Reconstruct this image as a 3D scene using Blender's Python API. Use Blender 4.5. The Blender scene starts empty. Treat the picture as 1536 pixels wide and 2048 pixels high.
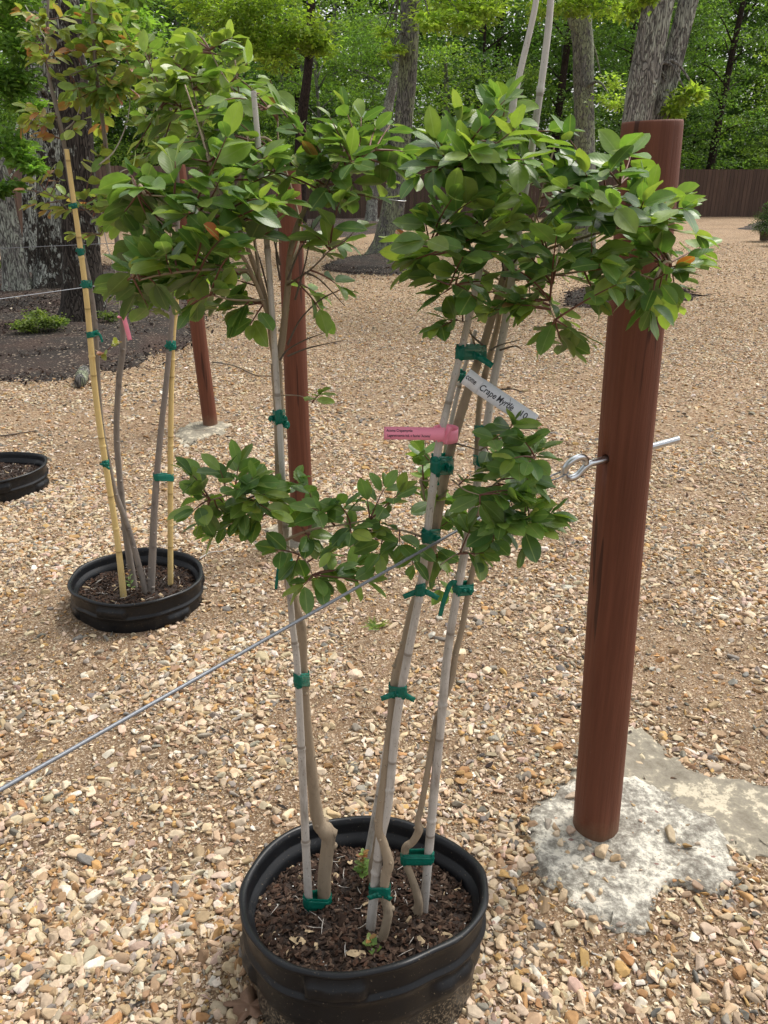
import bpy, bmesh, math, random
import numpy as np
from mathutils import Vector, Matrix, noise as mnoise
random.seed(7); RNG = np.random.default_rng(7)
C = bpy.context.scene.collection
PI = math.pi
# ------------------------------------------------------------ camera
TH = math.radians(22.4); FPX = 1640.0; CH = 1.6
cam_d = bpy.data.cameras.new('camera'); cam = bpy.data.objects.new('camera', cam_d); C.objects.link(cam)
cam.location = (0, 0, CH); cam.rotation_euler = (PI/2 - TH, 0, 0)
cam_d.sensor_fit = 'VERTICAL'; cam_d.sensor_height = 32; cam_d.lens = FPX/2048*32
cam_d.clip_start = .05; cam_d.clip_end = 600
bpy.context.scene.camera = cam
# ------------------------------------------------------------ world, sun, exposure
SUN_EL, SUN_AZ = math.radians(58), math.radians(50)     # azimuth clockwise from +Y (to the right, beyond the posts)
w = bpy.data.worlds.new('World'); bpy.context.scene.world = w; w.use_nodes = True
nt = w.node_tree; nt.nodes.clear()
sky = nt.nodes.new('ShaderNodeTexSky'); sky.sky_type = 'NISHITA'; sky.sun_disc = False
sky.sun_elevation = SUN_EL; sky.sun_rotation = SUN_AZ; sky.air_density = 1.0; sky.dust_density = 4.0; sky.ozone_density = 1.0
hs = nt.nodes.new('ShaderNodeHueSaturation'); hs.inputs['Saturation'].default_value = .14
bg = nt.nodes.new('ShaderNodeBackground'); bg.inputs['Strength'].default_value = .145
out = nt.nodes.new('ShaderNodeOutputWorld')
nt.links.new(sky.outputs[0], hs.inputs['Color']); nt.links.new(hs.outputs[0], bg.inputs['Color']); nt.links.new(bg.outputs[0], out.inputs['Surface'])
sd = bpy.data.lights.new('sun', 'SUN'); sun = bpy.data.objects.new('sun', sd); C.objects.link(sun)
sd.energy = 1.35; sd.angle = math.radians(13); sd.color = (1, .93, .83)
sv = Vector((math.sin(SUN_AZ)*math.cos(SUN_EL), math.cos(SUN_AZ)*math.cos(SUN_EL), math.sin(SUN_EL)))
sun.rotation_euler = sv.to_track_quat('Z', 'Y').to_euler(); sun.location = (3, 2, 8)
vs = bpy.context.scene.view_settings
vs.view_transform = 'Standard'; vs.look = 'None'; vs.gamma = 1; vs.exposure = 0.78
# ------------------------------------------------------------ picture-to-world measuring helpers
CP = Vector((0, 0, CH)); FW = Vector((0, math.cos(TH), -math.sin(TH))); UP = Vector((0, math.sin(TH), math.cos(TH)))
def ray(px, py): return FW + Vector((1, 0, 0))*((px-768)/FPX) - UP*((py-1024)/FPX)
def P(px, py, Y): d = ray(px, py); return CP + d*(Y/d.y)
def G(px, py, z=0.0): d = ray(px, py); return CP + d*((z-CH)/d.z)
def R(wpx, p): return .5*wpx/FPX*(Vector(p)-CP).dot(FW)
# ------------------------------------------------------------ object helpers
def props(o, label=None, cat=None, group=None, kind=None):
    if label: o['label'] = label
    if cat: o['category'] = cat
    if group: o['group'] = group
    if kind: o['kind'] = kind
    return o
def thing(name, loc, label, cat, group=None):
    o = bpy.data.objects.new(name, None); C.objects.link(o); o.location = loc; o.empty_display_size = .1
    return props(o, label, cat, group)
def link(name, me, mat=None, parent=None):
    if mat is not None and not len(me.materials): me.materials.append(mat)
    o = bpy.data.objects.new(name, me); C.objects.link(o)
    if parent is not None:
        o.parent = parent; o.matrix_parent_inverse = Matrix.Translation(parent.location).inverted() if parent.rotation_euler[:] == (0, 0, 0) and parent.parent is None else parent.matrix_basis.inverted()
    return o
def mesh_np(name, V, faces, smooth=True, col=None, uv=None):
    """V (N,3); faces (M,k) int array or list of such arrays; col (M,3) per face; uv per-vertex (N,2)"""
    if not isinstance(faces, (list, tuple)): faces = [faces]
    faces = [np.asarray(f, dtype=np.int32) for f in faces if len(f)]
    V = np.asarray(V, dtype=np.float32)
    me = bpy.data.meshes.new(name); me.vertices.add(len(V)); me.vertices.foreach_set('co', V.ravel())
    loops = np.concatenate([f.ravel() for f in faces]); cnt = np.concatenate([np.full(len(f), f.shape[1], np.int32) for f in faces])
    st = np.concatenate([[0], np.cumsum(cnt)[:-1]]).astype(np.int32)
    me.loops.add(len(loops)); me.loops.foreach_set('vertex_index', loops)
    me.polygons.add(len(cnt)); me.polygons.foreach_set('loop_start', st)
    try: me.polygons.foreach_set('loop_total', cnt)
    except Exception: pass
    me.polygons.foreach_set('use_smooth', np.full(len(cnt), bool(smooth)))
    if col is not None:
        a = me.attributes.new('tint', 'FLOAT_COLOR', 'FACE'); c4 = np.ones((len(cnt), 4), np.float32); c4[:, :3] = col
        a.data.foreach_set('color', c4.ravel())
    if uv is not None:
        l = me.uv_layers.new(name='UVMap'); l.data.foreach_set('uv', np.asarray(uv, np.float32)[loops].ravel())
    me.update(calc_edges=True); me.validate(verbose=False)
    return me
class MB:
    def __init__(s): s.v = []; s.q = []; s.t = []; s.uv = []; s.n = 0
    def add(s, V, quads=(), tris=(), uv=None):
        V = np.asarray(V, float).reshape(-1, 3); o = s.n; s.v.append(V); s.n += len(V)
        if len(quads): s.q.append(np.asarray(quads)+o)
        if len(tris): s.t.append(np.asarray(tris)+o)
        s.uv.append(np.zeros((len(V), 2)) if uv is None else np.asarray(uv, float))
    def build(s, name, mat, parent=None, smooth=True):
        fs = []
        if s.q: fs.append(np.concatenate(s.q))
        if s.t: fs.append(np.concatenate(s.t))
        me = mesh_np(name, np.concatenate(s.v), fs, smooth, uv=np.concatenate(s.uv))
        return link(name, me, mat, parent)
def smooth_path(pts, vals, sub=6):
    """Catmull-Rom through pts with per-point values"""
    A = np.array([list(p)+[v] for p, v in zip(pts, vals)], float); n = len(A)
    if n < 3: t = np.linspace(0, 1, sub*2)[:, None]; B = A[0]*(1-t)+A[-1]*t; return B[:, :3], B[:, 3]
    E = np.vstack([2*A[0]-A[1], A, 2*A[-1]-A[-2]]); o = []
    for i in range(n-1):
        p0, p1, p2, p3 = E[i:i+4]
        for k in range(sub):
            t = k/sub; o.append(.5*((2*p1)+(-p0+p2)*t+(2*p0-5*p1+4*p2-p3)*t*t+(-p0+3*p1-3*p2+p3)*t**3))
    o.append(A[-1]); o = np.array(o); return o[:, :3], np.maximum(o[:, 3], 1e-4)
def tube(mb, pts, rad, ns=8, sub=6, bump=0.0, fn=None, cap=True, path=None):
    Pp, Rr = path if path else smooth_path(pts, rad, sub)
    n = len(Pp); T = np.gradient(Pp, axis=0); T /= np.linalg.norm(T, axis=1)[:, None]+1e-12
    ref = np.array([0, 0, 1.0]) if abs(T[0][2]) < .9 else np.array([1.0, 0, 0])
    a = np.cross(T[0], ref); a /= np.linalg.norm(a); V = []; L = 0; UV = []
    ang = np.arange(ns)/ns*2*PI
    for i in range(n):
        a = a-T[i]*np.dot(a, T[i]); a /= np.linalg.norm(a)+1e-12; b = np.cross(T[i], a)
        if i: L += np.linalg.norm(Pp[i]-Pp[i-1])
        r = Rr[i]*np.ones(ns)
        if bump: r = r*(1+bump*RNG.uniform(-1, 1, ns)*.5+bump*RNG.uniform(-1, 1)*.7)
        if fn is not None: r = fn(r, ang, L, i/(n-1))
        V.append(Pp[i]+np.outer(np.cos(ang)*r, a)+np.outer(np.sin(ang)*r, b)); UV.append(np.stack([ang/2/PI, np.full(ns, L)], 1))
    V = np.concatenate(V); I = np.arange(n-1)[:, None]*ns; k = np.arange(ns)[None]; k2 = (k+1) % ns
    Q = np.stack([I+k, I+k2, I+ns+k2, I+ns+k], -1).reshape(-1, 4); tr = []
    UV = np.concatenate(UV)
    if cap:
        V = np.vstack([V, Pp[0], Pp[-1]]); UV = np.vstack([UV, [.5, 0], [.5, L]]); m = n*ns
        for j in range(ns):
            tr.append((m, (j+1) % ns, j)); tr.append((m+1, (n-1)*ns+j, (n-1)*ns+(j+1) % ns))
    mb.add(V, Q, tr, UV)
def vnoise(x, y, seed=0):
    x = np.asarray(x, float); y = np.asarray(y, float); xi = np.floor(x).astype(np.int64); yi = np.floor(y).astype(np.int64); fx = x-xi; fy = y-yi
    def h(a, b):
        k = (a*374761393+b*668265263+seed*974634777) & 0xffffffff; k = ((k ^ (k >> 13))*1274126177) & 0xffffffff; return ((k ^ (k >> 16)) & 0xffff)/65535.
    fx = fx*fx*(3-2*fx); fy = fy*fy*(3-2*fy)
    return (h(xi, yi)*(1-fx)+h(xi+1, yi)*fx)*(1-fy)+(h(xi, yi+1)*(1-fx)+h(xi+1, yi+1)*fx)*fy
# ------------------------------------------------------------ materials
def nmat(name):
    m = bpy.data.materials.new(name); m.use_nodes = True; t = m.node_tree; t.nodes.clear()
    o = t.nodes.new('ShaderNodeOutputMaterial'); b = t.nodes.new('ShaderNodeBsdfPrincipled'); t.links.new(b.outputs[0], o.inputs[0])
    return m, t, b, o
class NT:
    def __init__(s, t): s.t = t
    def n(s, typ, **kw):
        x = s.t.nodes.new(typ)
        for k, v in kw.items():
            if k.startswith('i_'):
                key = k[2:]; x.inputs[int(key) if key.isdigit() else key.replace('_', ' ')].default_value = v
            else: setattr(x, k, v)
        return x
    def l(s, a, b): s.t.links.new(a, b)
    def coord(s, scale=(1, 1, 1), kind='Object'):
        if kind == 'World': g = s.n('ShaderNodeNewGeometry').outputs['Position']
        else: g = s.n('ShaderNodeTexCoord').outputs[kind]
        m = s.n('ShaderNodeMapping'); m.inputs['Scale'].default_value = scale; s.l(g, m.inputs[0]); return m.outputs[0]
    def noise(s, vec, scale, detail=4, rough=.55):
        x = s.n('ShaderNodeTexNoise'); x.inputs['Scale'].default_value = scale; x.inputs['Detail'].default_value = detail; x.inputs['Roughness'].default_value = rough
        s.l(vec, x.inputs['Vector']); return x.outputs[0]
    def ramp(s, fac, stops, interp='LINEAR'):
        r = s.n('ShaderNodeValToRGB'); e = r.color_ramp; e.interpolation = interp
        while len(e.elements) < len(stops): e.elements.new(.5)
        for el, (p, c) in zip(e.elements, stops): el.position = p; el.color = (c, c, c, 1) if not hasattr(c, '__len__') else (*c, 1)
        s.l(fac, r.inputs[0]); return r.outputs[0]
    def mix(s, fac, a, b, mode='MIX'):
        x = s.n('ShaderNodeMix', data_type='RGBA', blend_type=mode)
        for sock, v in ((x.inputs[0], fac), (x.inputs[6], a), (x.inputs[7], b)):
            if hasattr(v, 'is_linked'): s.l(v, sock)
            elif hasattr(v, '__len__'): sock.default_value = (*v, 1)
            else: sock.default_value = v
        return x.outputs[2]
    def bump(s, h, strength, dist, bsdf):
        b = s.n('ShaderNodeBump'); b.inputs['Strength'].default_value = strength; b.inputs['Distance'].default_value = dist
        s.l(h, b.inputs['Height']); s.l(b.outputs[0], bsdf.inputs['Normal'])
def simple(name, col, rough=.6, metal=0, var=.15, scale=30, bump=0, dist=.001, spec=.5):
    m, t, b, o = nmat(name); N = NT(t); v = N.coord()
    n = N.noise(v, scale); c = N.mix(n, [x*(1-var) for x in col], [min(1, x*(1+var)) for x in col]); N.l(c, b.inputs['Base Color'])
    b.inputs['Roughness'].default_value = rough; b.inputs['Metallic'].default_value = metal; b.inputs['Specular IOR Level'].default_value = spec
    if bump: N.bump(n, bump, dist, b)
    return m
def attr_mat(name, rough=.8, noise_scale=60, var=.25, bump=.3, dist=.002, spec=.3):
    m, t, b, o = nmat(name); N = NT(t); a = N.n('ShaderNodeAttribute', attribute_name='tint'); v = N.coord()
    n = N.noise(v, noise_scale); g = N.ramp(n, [(.3, 1-var), (.7, 1+var*.5)]); c = N.mix(1.0, a.outputs['Color'], g, 'MULTIPLY')
    N.l(c, b.inputs['Base Color']); b.inputs['Roughness'].default_value = rough; b.inputs['Specular IOR Level'].default_value = spec
    if bump: N.bump(n, bump, dist, b)
    return m
def leaf_mat(name, rough=.4, transl=.3, veins=True, spec=.5, boost=(1.5, 1.6, .6)):
    m, t, b, o = nmat(name); N = NT(t); a = N.n('ShaderNodeAttribute', attribute_name='tint').outputs['Color']; c = a
    if veins:
        uv = N.n('ShaderNodeTexCoord').outputs['UV']; sp = N.n('ShaderNodeSeparateXYZ'); N.l(uv, sp.inputs[0])
        d = N.n('ShaderNodeMath', operation='SUBTRACT'); N.l(sp.outputs[1], d.inputs[0]); d.inputs[1].default_value = .5
        ab = N.n('ShaderNodeMath', operation='ABSOLUTE'); N.l(d.outputs[0], ab.inputs[0])
        mid = N.ramp(ab.outputs[0], [(.012, 1.), (.035, 0.)])
        # side veins: stripes that sweep forward from the midrib
        q = N.n('ShaderNodeMath', operation='MULTIPLY_ADD'); N.l(ab.outputs[0], q.inputs[0]); q.inputs[1].default_value = -.75; N.l(sp.outputs[0], q.inputs[2])
        s2 = N.n('ShaderNodeMath', operation='MULTIPLY'); N.l(q.outputs[0], s2.inputs[0]); s2.inputs[1].default_value = 52.
        si = N.n('ShaderNodeMath', operation='SINE'); N.l(s2.outputs[0], si.inputs[0])
        sv_ = N.ramp(si.outputs[0], [(.86, 0.), (1., .14)])
        c = N.mix(sv_, c, (.16, .27, .08)); c = N.mix(mid, c, (.24, .33, .11))
        N.bump(N.mix(mid, si.outputs[0], (0, 0, 0)), .10, .0005, b)
    ns = N.noise(N.coord(), 45, 3); c = N.mix(1.0, c, N.ramp(ns, [(.3, .78), (.7, 1.15)]), 'MULTIPLY')
    bf = N.n('ShaderNodeNewGeometry').outputs['Backfacing']; c2 = N.mix(bf, c, N.mix(.35, c, (.16, .22, .10)))
    N.l(c2, b.inputs['Base Color']); b.inputs['Roughness'].default_value = rough; b.inputs['Specular IOR Level'].default_value = spec
    tr = N.n('ShaderNodeBsdfTranslucent'); N.l(N.mix(1.0, c, boost, 'MULTIPLY'), tr.inputs[0])
    mx = N.n('ShaderNodeMixShader'); mx.inputs[0].default_value = transl; N.l(b.outputs[0], mx.inputs[1]); N.l(tr.outputs[0], mx.inputs[2]); N.l(mx.outputs[0], o.inputs[0])
    return m
def bark_mat(name, c1, c2, lichen=None, lamt=.5, scale=1., bd=.02):
    m, t, b, o = nmat(name); N = NT(t); v = N.coord((1, 1, .17), 'World'); vo = N.n('ShaderNodeTexVoronoi', feature='DISTANCE_TO_EDGE'); vo.inputs['Scale'].default_value = 30*scale
    wv = N.n('ShaderNodeMix', data_type='VECTOR'); wv.inputs[0].default_value = .30
    nz = N.n('ShaderNodeTexNoise'); nz.inputs['Scale'].default_value = 9*scale; N.l(v, nz.inputs['Vector']); N.l(v, wv.inputs[4]); N.l(nz.outputs['Color'], wv.inputs[5]); N.l(wv.outputs[1], vo.inputs['Vector'])
    n = N.noise(v, 55*scale, 6, .7); cm_ = N.n('ShaderNodeMath', operation='MULTIPLY_ADD'); N.l(n, cm_.inputs[0]); cm_.inputs[1].default_value = .22; N.l(vo.outputs[0], cm_.inputs[2]); crack = N.ramp(cm_.outputs[0], [(.11, 0.), (.27, 1.)])
    c = N.mix(n, c1, c2); c = N.mix(crack, [x*.38 for x in c1], c)
    if lichen:
        w_ = N.coord((1, 1, .6), 'World'); l1 = N.noise(w_, 3.2, 6, .7); l2 = N.noise(w_, 16, 4, .7)
        mm = N.n('ShaderNodeMath', operation='MULTIPLY_ADD'); N.l(l1, mm.inputs[0]); mm.inputs[1].default_value = .8
        m2 = N.n('ShaderNodeMath', operation='MULTIPLY'); N.l(l2, m2.inputs[0]); m2.inputs[1].default_value = .5; N.l(m2.outputs[0], mm.inputs[2])
        f = N.ramp(mm.outputs[0], [(.72-.16*lamt, 0.), (.76-.16*lamt, 1.)]); m3 = N.n('ShaderNodeMath', operation='MULTIPLY'); N.l(f, m3.inputs[0]); N.l(crack, m3.inputs[1])
        c = N.mix(m3.outputs[0], c, lichen)
    N.l(c, b.inputs['Base Color']); b.inputs['Roughness'].default_value = .9; b.inputs['Specular IOR Level'].default_value = .2
    h = N.mix(.3, crack, n); N.bump(h, .9, bd, b); return m
def stem_mat(name, c1, c2, c3):
    m, t, b, o = nmat(name); N = NT(t); v = N.coord((1, 1, .18), 'World'); n = N.noise(v, 130, 5, .6); n2 = N.noise(N.coord((1, 1, .5), 'World'), 28, 4, .6)
    c = N.mix(n, c1, c2); c = N.mix(N.ramp(n2, [(.55, 0.), (.68, .8)]), c, c3); sp = N.noise(N.coord((1, 1, 1), 'World'), 330, 2); c = N.mix(N.ramp(sp, [(.68, 0.), (.74, .7)]), c, [x*.25 for x in c1])
    N.l(c, b.inputs['Base Color']); b.inputs['Roughness'].default_value = .8; b.inputs['Specular IOR Level'].default_value = .25; N.bump(n, .6, .0012, b); return m
def bamboo_mat(name, c1, c2, dark, patch):
    m, t, b, o = nmat(name); N = NT(t); uv = N.n('ShaderNodeTexCoord').outputs['UV']; mp = N.n('ShaderNodeMapping'); mp.inputs['Scale'].default_value = (26, 3, 1); N.l(uv, mp.inputs[0])
    n = N.noise(mp.outputs[0], 3.0, 5, .6); c = N.mix(N.ramp(n, [(.35, 0.), (.65, 1.)]), c1, c2)
    n2 = N.noise(N.coord((1, 1, .35), 'World'), 26, 4, .65); c = N.mix(N.ramp(n2, [(.5, 0.), (.72, patch)]), c, dark)
    sp = N.noise(N.coord((1, 1, .6), 'World'), 300, 2); c = N.mix(N.ramp(sp, [(.64, 0.), (.7, .6*patch+.1)]), c, [x*.4 for x in dark])
    # dark line under each node ring (length along the cane is in V; rings every .23 m)
    s_ = N.n('ShaderNodeSeparateXYZ'); N.l(uv, s_.inputs[0]); a = N.n('ShaderNodeMath', operation='DIVIDE'); N.l(s_.outputs[1], a.inputs[0]); a.inputs[1].default_value = .23
    fr = N.n('ShaderNodeMath', operation='FRACT'); N.l(a.outputs[0], fr.inputs[0]); k = N.ramp(fr.outputs[0], [(.0, .85), (.018, .85), (.03, .0), (.93, .0), (.99, .35)])
    c = N.mix(k, c, dark); N.l(c, b.inputs['Base Color']); b.inputs['Roughness'].default_value = .5; b.inputs['Specular IOR Level'].default_value = .4; N.bump(n, .25, .0008, b); return m

M = {}
M['stone'] = attr_mat('stone', .82, 90, .22, .35, .0012, .3)
M['chip'] = attr_mat('bark_chip', .85, 120, .3, .3, .001, .15)
M['leaf'] = leaf_mat('glossy_leaf', .38, .36, True, .55)
M['leaf_new'] = leaf_mat('young_leaf', .42, .35)
M['tree_leaf'] = leaf_mat('tree_leaf', .5, .52, False, .35)
M['stem'] = stem_mat('myrtle_bark', (.26, .20, .135), (.36, .29, .21), (.17, .13, .09))
M['stem_grey'] = stem_mat('grey_myrtle_bark', (.17, .145, .125), (.27, .235, .205), (.10, .085, .075))
M['twig'] = simple('red_brown_twig', (.15, .06, .04), .6, var=.35, scale=60)
M['dry_twig'] = simple('dry_twig', (.10, .075, .055), .85, var=.3, scale=80)
M['cane_grey'] = bamboo_mat('weathered_bamboo', (.42, .39, .35), (.58, .545, .50), (.20, .165, .13), .75)
M['cane_yellow'] = bamboo_mat('yellow_bamboo', (.62, .45, .17), (.72, .56, .26), (.30, .20, .07), .25)
M['pink'] = simple('pink_vinyl', (.93, .30, .42), .45, var=.05)
M['white'] = simple('white_vinyl', (.70, .71, .74), .45, var=.05)
M['ink'] = simple('black_ink', (.02, .02, .025), .5)
M['steel'] = simple('galvanised_steel', (.62, .64, .66), .28, 1.0, .12, 120, .15, .0004)
M['cable'] = simple('galvanised_cable', (.20, .215, .24), .5, .45, .3, 200)
M['red_hole'] = simple('bolt_hole_wood', (.03, .014, .01), .9)
M['dry_leaf'] = simple('dry_leaf', (.20, .115, .07), .7, var=.4, scale=60)
# tape
m, t, b, o = nmat('green_tape'); N = NT(t); n = N.noise(N.coord((1, 1, 1), 'World'), 160, 3)
N.l(N.mix(n, (.003, .12, .09), (.012, .28, .20)), b.inputs['Base Color']); b.inputs['Roughness'].default_value = .22; N.bump(n, .7, .002, b)
tr = N.n('ShaderNodeBsdfTranslucent'); tr.inputs[0].default_value = (.02, .50, .36, 1); mx = N.n('ShaderNodeMixShader'); mx.inputs[0].default_value = .35
N.l(b.outputs[0], mx.inputs[1]); N.l(tr.outputs[0], mx.inputs[2]); N.l(mx.outputs[0], o.inputs[0]); M['tape'] = m
# pot plastic with dried mud on its lower wall
m, t, b, o = nmat('black_pot_plastic'); N = NT(t); v = N.coord((1, 1, 1), 'World'); n = N.noise(v, 14, 4); sp = N.noise(v, 190, 3, .7)
uv = N.n('ShaderNodeTexCoord').outputs['UV']; s_ = N.n('ShaderNodeSeparateXYZ'); N.l(uv, s_.inputs[0]); low = N.ramp(s_.outputs[1], [(.0, 1.), (.5, .78), (.62, .0)])
th_ = N.n('ShaderNodeMath', operation='MULTIPLY_ADD'); N.l(low, th_.inputs[0]); th_.inputs[1].default_value = .17; N.l(sp, th_.inputs[2])
mud = N.ramp(th_.outputs[0], [(.66, 0.), (.72, 1.)]); scr = N.noise(N.coord((3, 3, 60), 'World'), 8, 3); b.inputs['Specular IOR Level'].default_value = .35; c = N.mix(n, (.004, .005, .0065), (.009, .010, .0125)); c = N.mix(N.ramp(scr, [(.68, 0.), (.72, .25)]), c, (.10, .10, .10))
c = N.mix(mud, c, (.22, .175, .12)); N.l(c, b.inputs['Base Color']); N.l(N.mix(mud, N.ramp(n, [(.3, .28), (.7, .5)]), (.9, .9, .9)), b.inputs['Roughness']); N.bump(N.mix(.5, n, mud), .25, .002, b); M['pot'] = m
# red stained post
m, t, b, o = nmat('red_brown_stain'); N = NT(t); v = N.coord((1, 1, .035), 'World'); g = N.noise(v, 90, 6, .62); g2 = N.noise(N.coord((1, 1, .12), 'World'), 16, 4); kn = N.noise(N.coord((1, 1, .05), 'World'), 38, 2, .5)
c = N.mix(N.ramp(g, [(.3, 0.), (.7, 1.)]), (.118, .040, .022), (.178, .063, .036)); c = N.mix(N.ramp(g2, [(.35, .0), (.65, .38)]), c, (.070, .024, .014)); c = N.mix(N.ramp(kn, [(.66, 0.), (.69, .75)]), c, (.03, .012, .008))
ck = N.noise(N.coord((1, 1, .018), 'World'), 60, 3, .5); c = N.mix(N.ramp(ck, [(.695, 0.), (.71, .9)]), c, (.018, .007, .005)); pf = N.n('ShaderNodeSeparateXYZ'); N.l(N.coord((1, 1, 1), 'World'), pf.inputs[0]); du = N.n('ShaderNodeMath', operation='MULTIPLY_ADD'); N.l(N.noise(N.coord((1, 1, 1), 'World'), 40, 4, .7), du.inputs[0]); du.inputs[1].default_value = .12; N.l(pf.outputs[2], du.inputs[2]); c = N.mix(N.ramp(du.outputs[0], [(.05, .65), (.15, 0.)]), c, (.23, .16, .10)); ch = N.noise(N.coord((1, 1, .4), 'World'), 55, 5, .75); c = N.mix(N.ramp(ch, [(.70, 0.), (.72, .6)]), c, (.34, .25, .19))
N.l(c, b.inputs['Base Color']); b.inputs['Roughness'].default_value = .6; b.inputs['Specular IOR Level'].default_value = .25; N.bump(g, .8, .003, b); M['post'] = m
# fence
m, t, b, o = nmat('brown_fence_boards'); N = NT(t); a = N.n('ShaderNodeAttribute', attribute_name='tint').outputs['Color']; n = N.noise(N.coord((1, 1, .06), 'World'), 20, 4)
N.l(N.mix(1., a, N.ramp(n, [(.3, .7), (.7, 1.15)]), 'MULTIPLY'), b.inputs['Base Color']); b.inputs['Roughness'].default_value = .85; M['fence'] = m
# ground: packed soil with pea-gravel colour for what is too far to be modelled stone by stone
m, t, b, o = nmat('gravel_ground'); N = NT(t); v = N.coord((1, 1, 1), 'World')
soil = N.mix(N.noise(v, 60, 6, .7), (.075, .045, .026), (.18, .118, .070)); soil = N.mix(N.ramp(N.noise(v, 1.3, 4), [(.35, 0.), (.65, .6)]), soil, (.175, .12, .075))
grit = N.n('ShaderNodeTexVoronoi'); grit.inputs['Scale'].default_value = 190; N.l(v, grit.inputs['Vector']); gs = N.n('ShaderNodeSeparateColor'); N.l(grit.outputs['Color'], gs.inputs[0])
gritc = N.ramp(gs.outputs[0], [(.0, (.14, .09, .055)), (.35, (.26, .18, .11)), (.7, (.38, .29, .20)), (1., (.52, .44, .34))]); gm = N.ramp(gs.outputs[1], [(.5, 0.), (.6, .85)]); base = N.mix(gm, soil, gritc)
vo = N.n('ShaderNodeTexVoronoi'); vo.inputs['Scale'].default_value = 55; N.l(v, vo.inputs['Vector']); vs_ = N.n('ShaderNodeSeparateColor'); N.l(vo.outputs['Color'], vs_.inputs[0])
stc = N.ramp(vs_.outputs[0], [(.0, (.18, .11, .065)), (.2, (.34, .22, .13)), (.5, (.55, .41, .26)), (.8, (.70, .57, .41)), (.94, (.40, .36, .31)), (1., (.76, .69, .58))])
edge = N.ramp(vo.outputs['Distance'], [(.35, 1.), (.75, .0)]); stc = N.mix(edge, (.17, .10, .058), stc)
sx = N.n('ShaderNodeSeparateXYZ'); N.l(v, sx.inputs[0]); far = N.ramp(N.n('ShaderNodeMath', operation='DIVIDE').outputs[0], [(.0, 0.), (1., 1.)])
dv = [x for x in t.nodes if x.type == 'MATH' and x.operation == 'DIVIDE'][-1]; N.l(sx.outputs[1], dv.inputs[0]); dv.inputs[1].default_value = 26.
farf = N.ramp(dv.outputs[0], [(.06, .0), (.30, .85)])
dens = N.ramp(N.noise(v, .9, 4), [(.35, .55), (.6, 1.)]); ff = N.n('ShaderNodeMath', operation='MULTIPLY'); N.l(farf, ff.inputs[0]); N.l(dens, ff.inputs[1])
stc = N.mix(1., stc, (1.06, 1.04, 1.02), 'MULTIPLY'); c = N.mix(ff.outputs[0], base, stc); big = N.noise(N.coord((1, .45, 1), 'World'), .55, 5, .65); c = N.mix(N.ramp(big, [(.35, .35), (.55, 0.)]), c, (.25, .165, .10)); spk = N.noise(v, 9, 4, .7); c = N.mix(1., c, N.ramp(spk, [(.3, .78), (.7, 1.15)]), 'MULTIPLY')
N.l(c, b.inputs['Base Color']); b.inputs['Roughness'].default_value = .95; b.inputs['Specular IOR Level'].default_value = .15; hgt = N.mix(.5, vo.outputs['Distance'], grit.outputs['Distance']); N.bump(hgt, .7, .006, b); M['ground'] = m
# dark shredded mulch
m, t, b, o = nmat('dark_mulch'); N = NT(t); v = N.coord((1, 1, 1), 'World'); n = N.noise(v, 35, 6, .75); vo = N.n('ShaderNodeTexVoronoi'); vo.inputs['Scale'].default_value = 60; N.l(v, vo.inputs['Vector'])
c = N.mix(n, (.008, .006, .005), (.050, .036, .029)); hs2 = N.n('ShaderNodeSeparateColor'); N.l(vo.outputs['Color'], hs2.inputs[0]); c = N.mix(N.ramp(hs2.outputs[0], [(.93, 0.), (.95, .7)]), c, (.40, .32, .24))
c = N.mix(N.ramp(N.noise(v, 1.6, 4), [(.45, 0.), (.65, .6)]), c, (.075, .040, .028)); N.l(c, b.inputs['Base Color']); b.inputs['Roughness'].default_value = .95; N.bump(N.mix(.5, n, vo.outputs['Distance']), 1., .02, b); M['mulch'] = m
m, t, b, o = nmat('potting_bark'); N = NT(t); v = N.coord((1, 1, 1), 'World'); n = N.noise(v, 150, 5, .7); N.l(N.mix(n, (.012, .008, .006), (.05, .032, .024)), b.inputs['Base Color']); b.inputs['Roughness'].default_value = .95; N.bump(n, .8, .004, b); M['soil'] = m
m, t, b, o = nmat('leaf_litter_floor'); N = NT(t); v = N.coord((1, 1, 1), 'World'); n = N.noise(v, 4, 6, .7); N.l(N.mix(n, (.03, .018, .012), (.12, .075, .045)), b.inputs['Base Color']); b.inputs['Roughness'].default_value = .95; M['litter'] = m
# rough footing concrete / grey crust
def crust(name, stops, scale, bd, red=False):
    m, t, b, o = nmat(name); N = NT(t); v = N.coord((1, 1, 1), 'World'); n = N.noise(v, scale, 8, .68); n2 = N.noise(v, scale*6, 6, .7); x = N.n('ShaderNodeMath', operation='MULTIPLY_ADD'); N.l(n2, x.inputs[0]); x.inputs[1].default_value = .45; 
    y = N.n('ShaderNodeMath', operation='MULTIPLY'); N.l(n, y.inputs[0]); y.inputs[1].default_value = .62; N.l(y.outputs[0], x.inputs[2]); c = N.ramp(x.outputs[0], stops)
    pit = N.n('ShaderNodeTexVoronoi'); pit.inputs['Scale'].default_value = 75; N.l(v, pit.inputs['Vector']); pm = N.ramp(pit.outputs['Distance'], [(.10, 1.), (.2, 0.)]); pn = N.ramp(n, [(.45, 0.), (.55, .8)]); q = N.n('ShaderNodeMath', operation='MULTIPLY'); N.l(pm, q.inputs[0]); N.l(pn, q.inputs[1]); c = N.mix(q.outputs[0], c, (.20, .17, .13))
    if red: c = N.mix(N.ramp(N.noise(v, 17, 2), [(.70, 0.), (.715, .8)]), c, (.20, .07, .06))
    N.l(c, b.inputs['Base Color']); b.inputs['Roughness'].default_value = .9; N.bump(N.mix(.5, n, n2), 1., bd, b); return m
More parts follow.
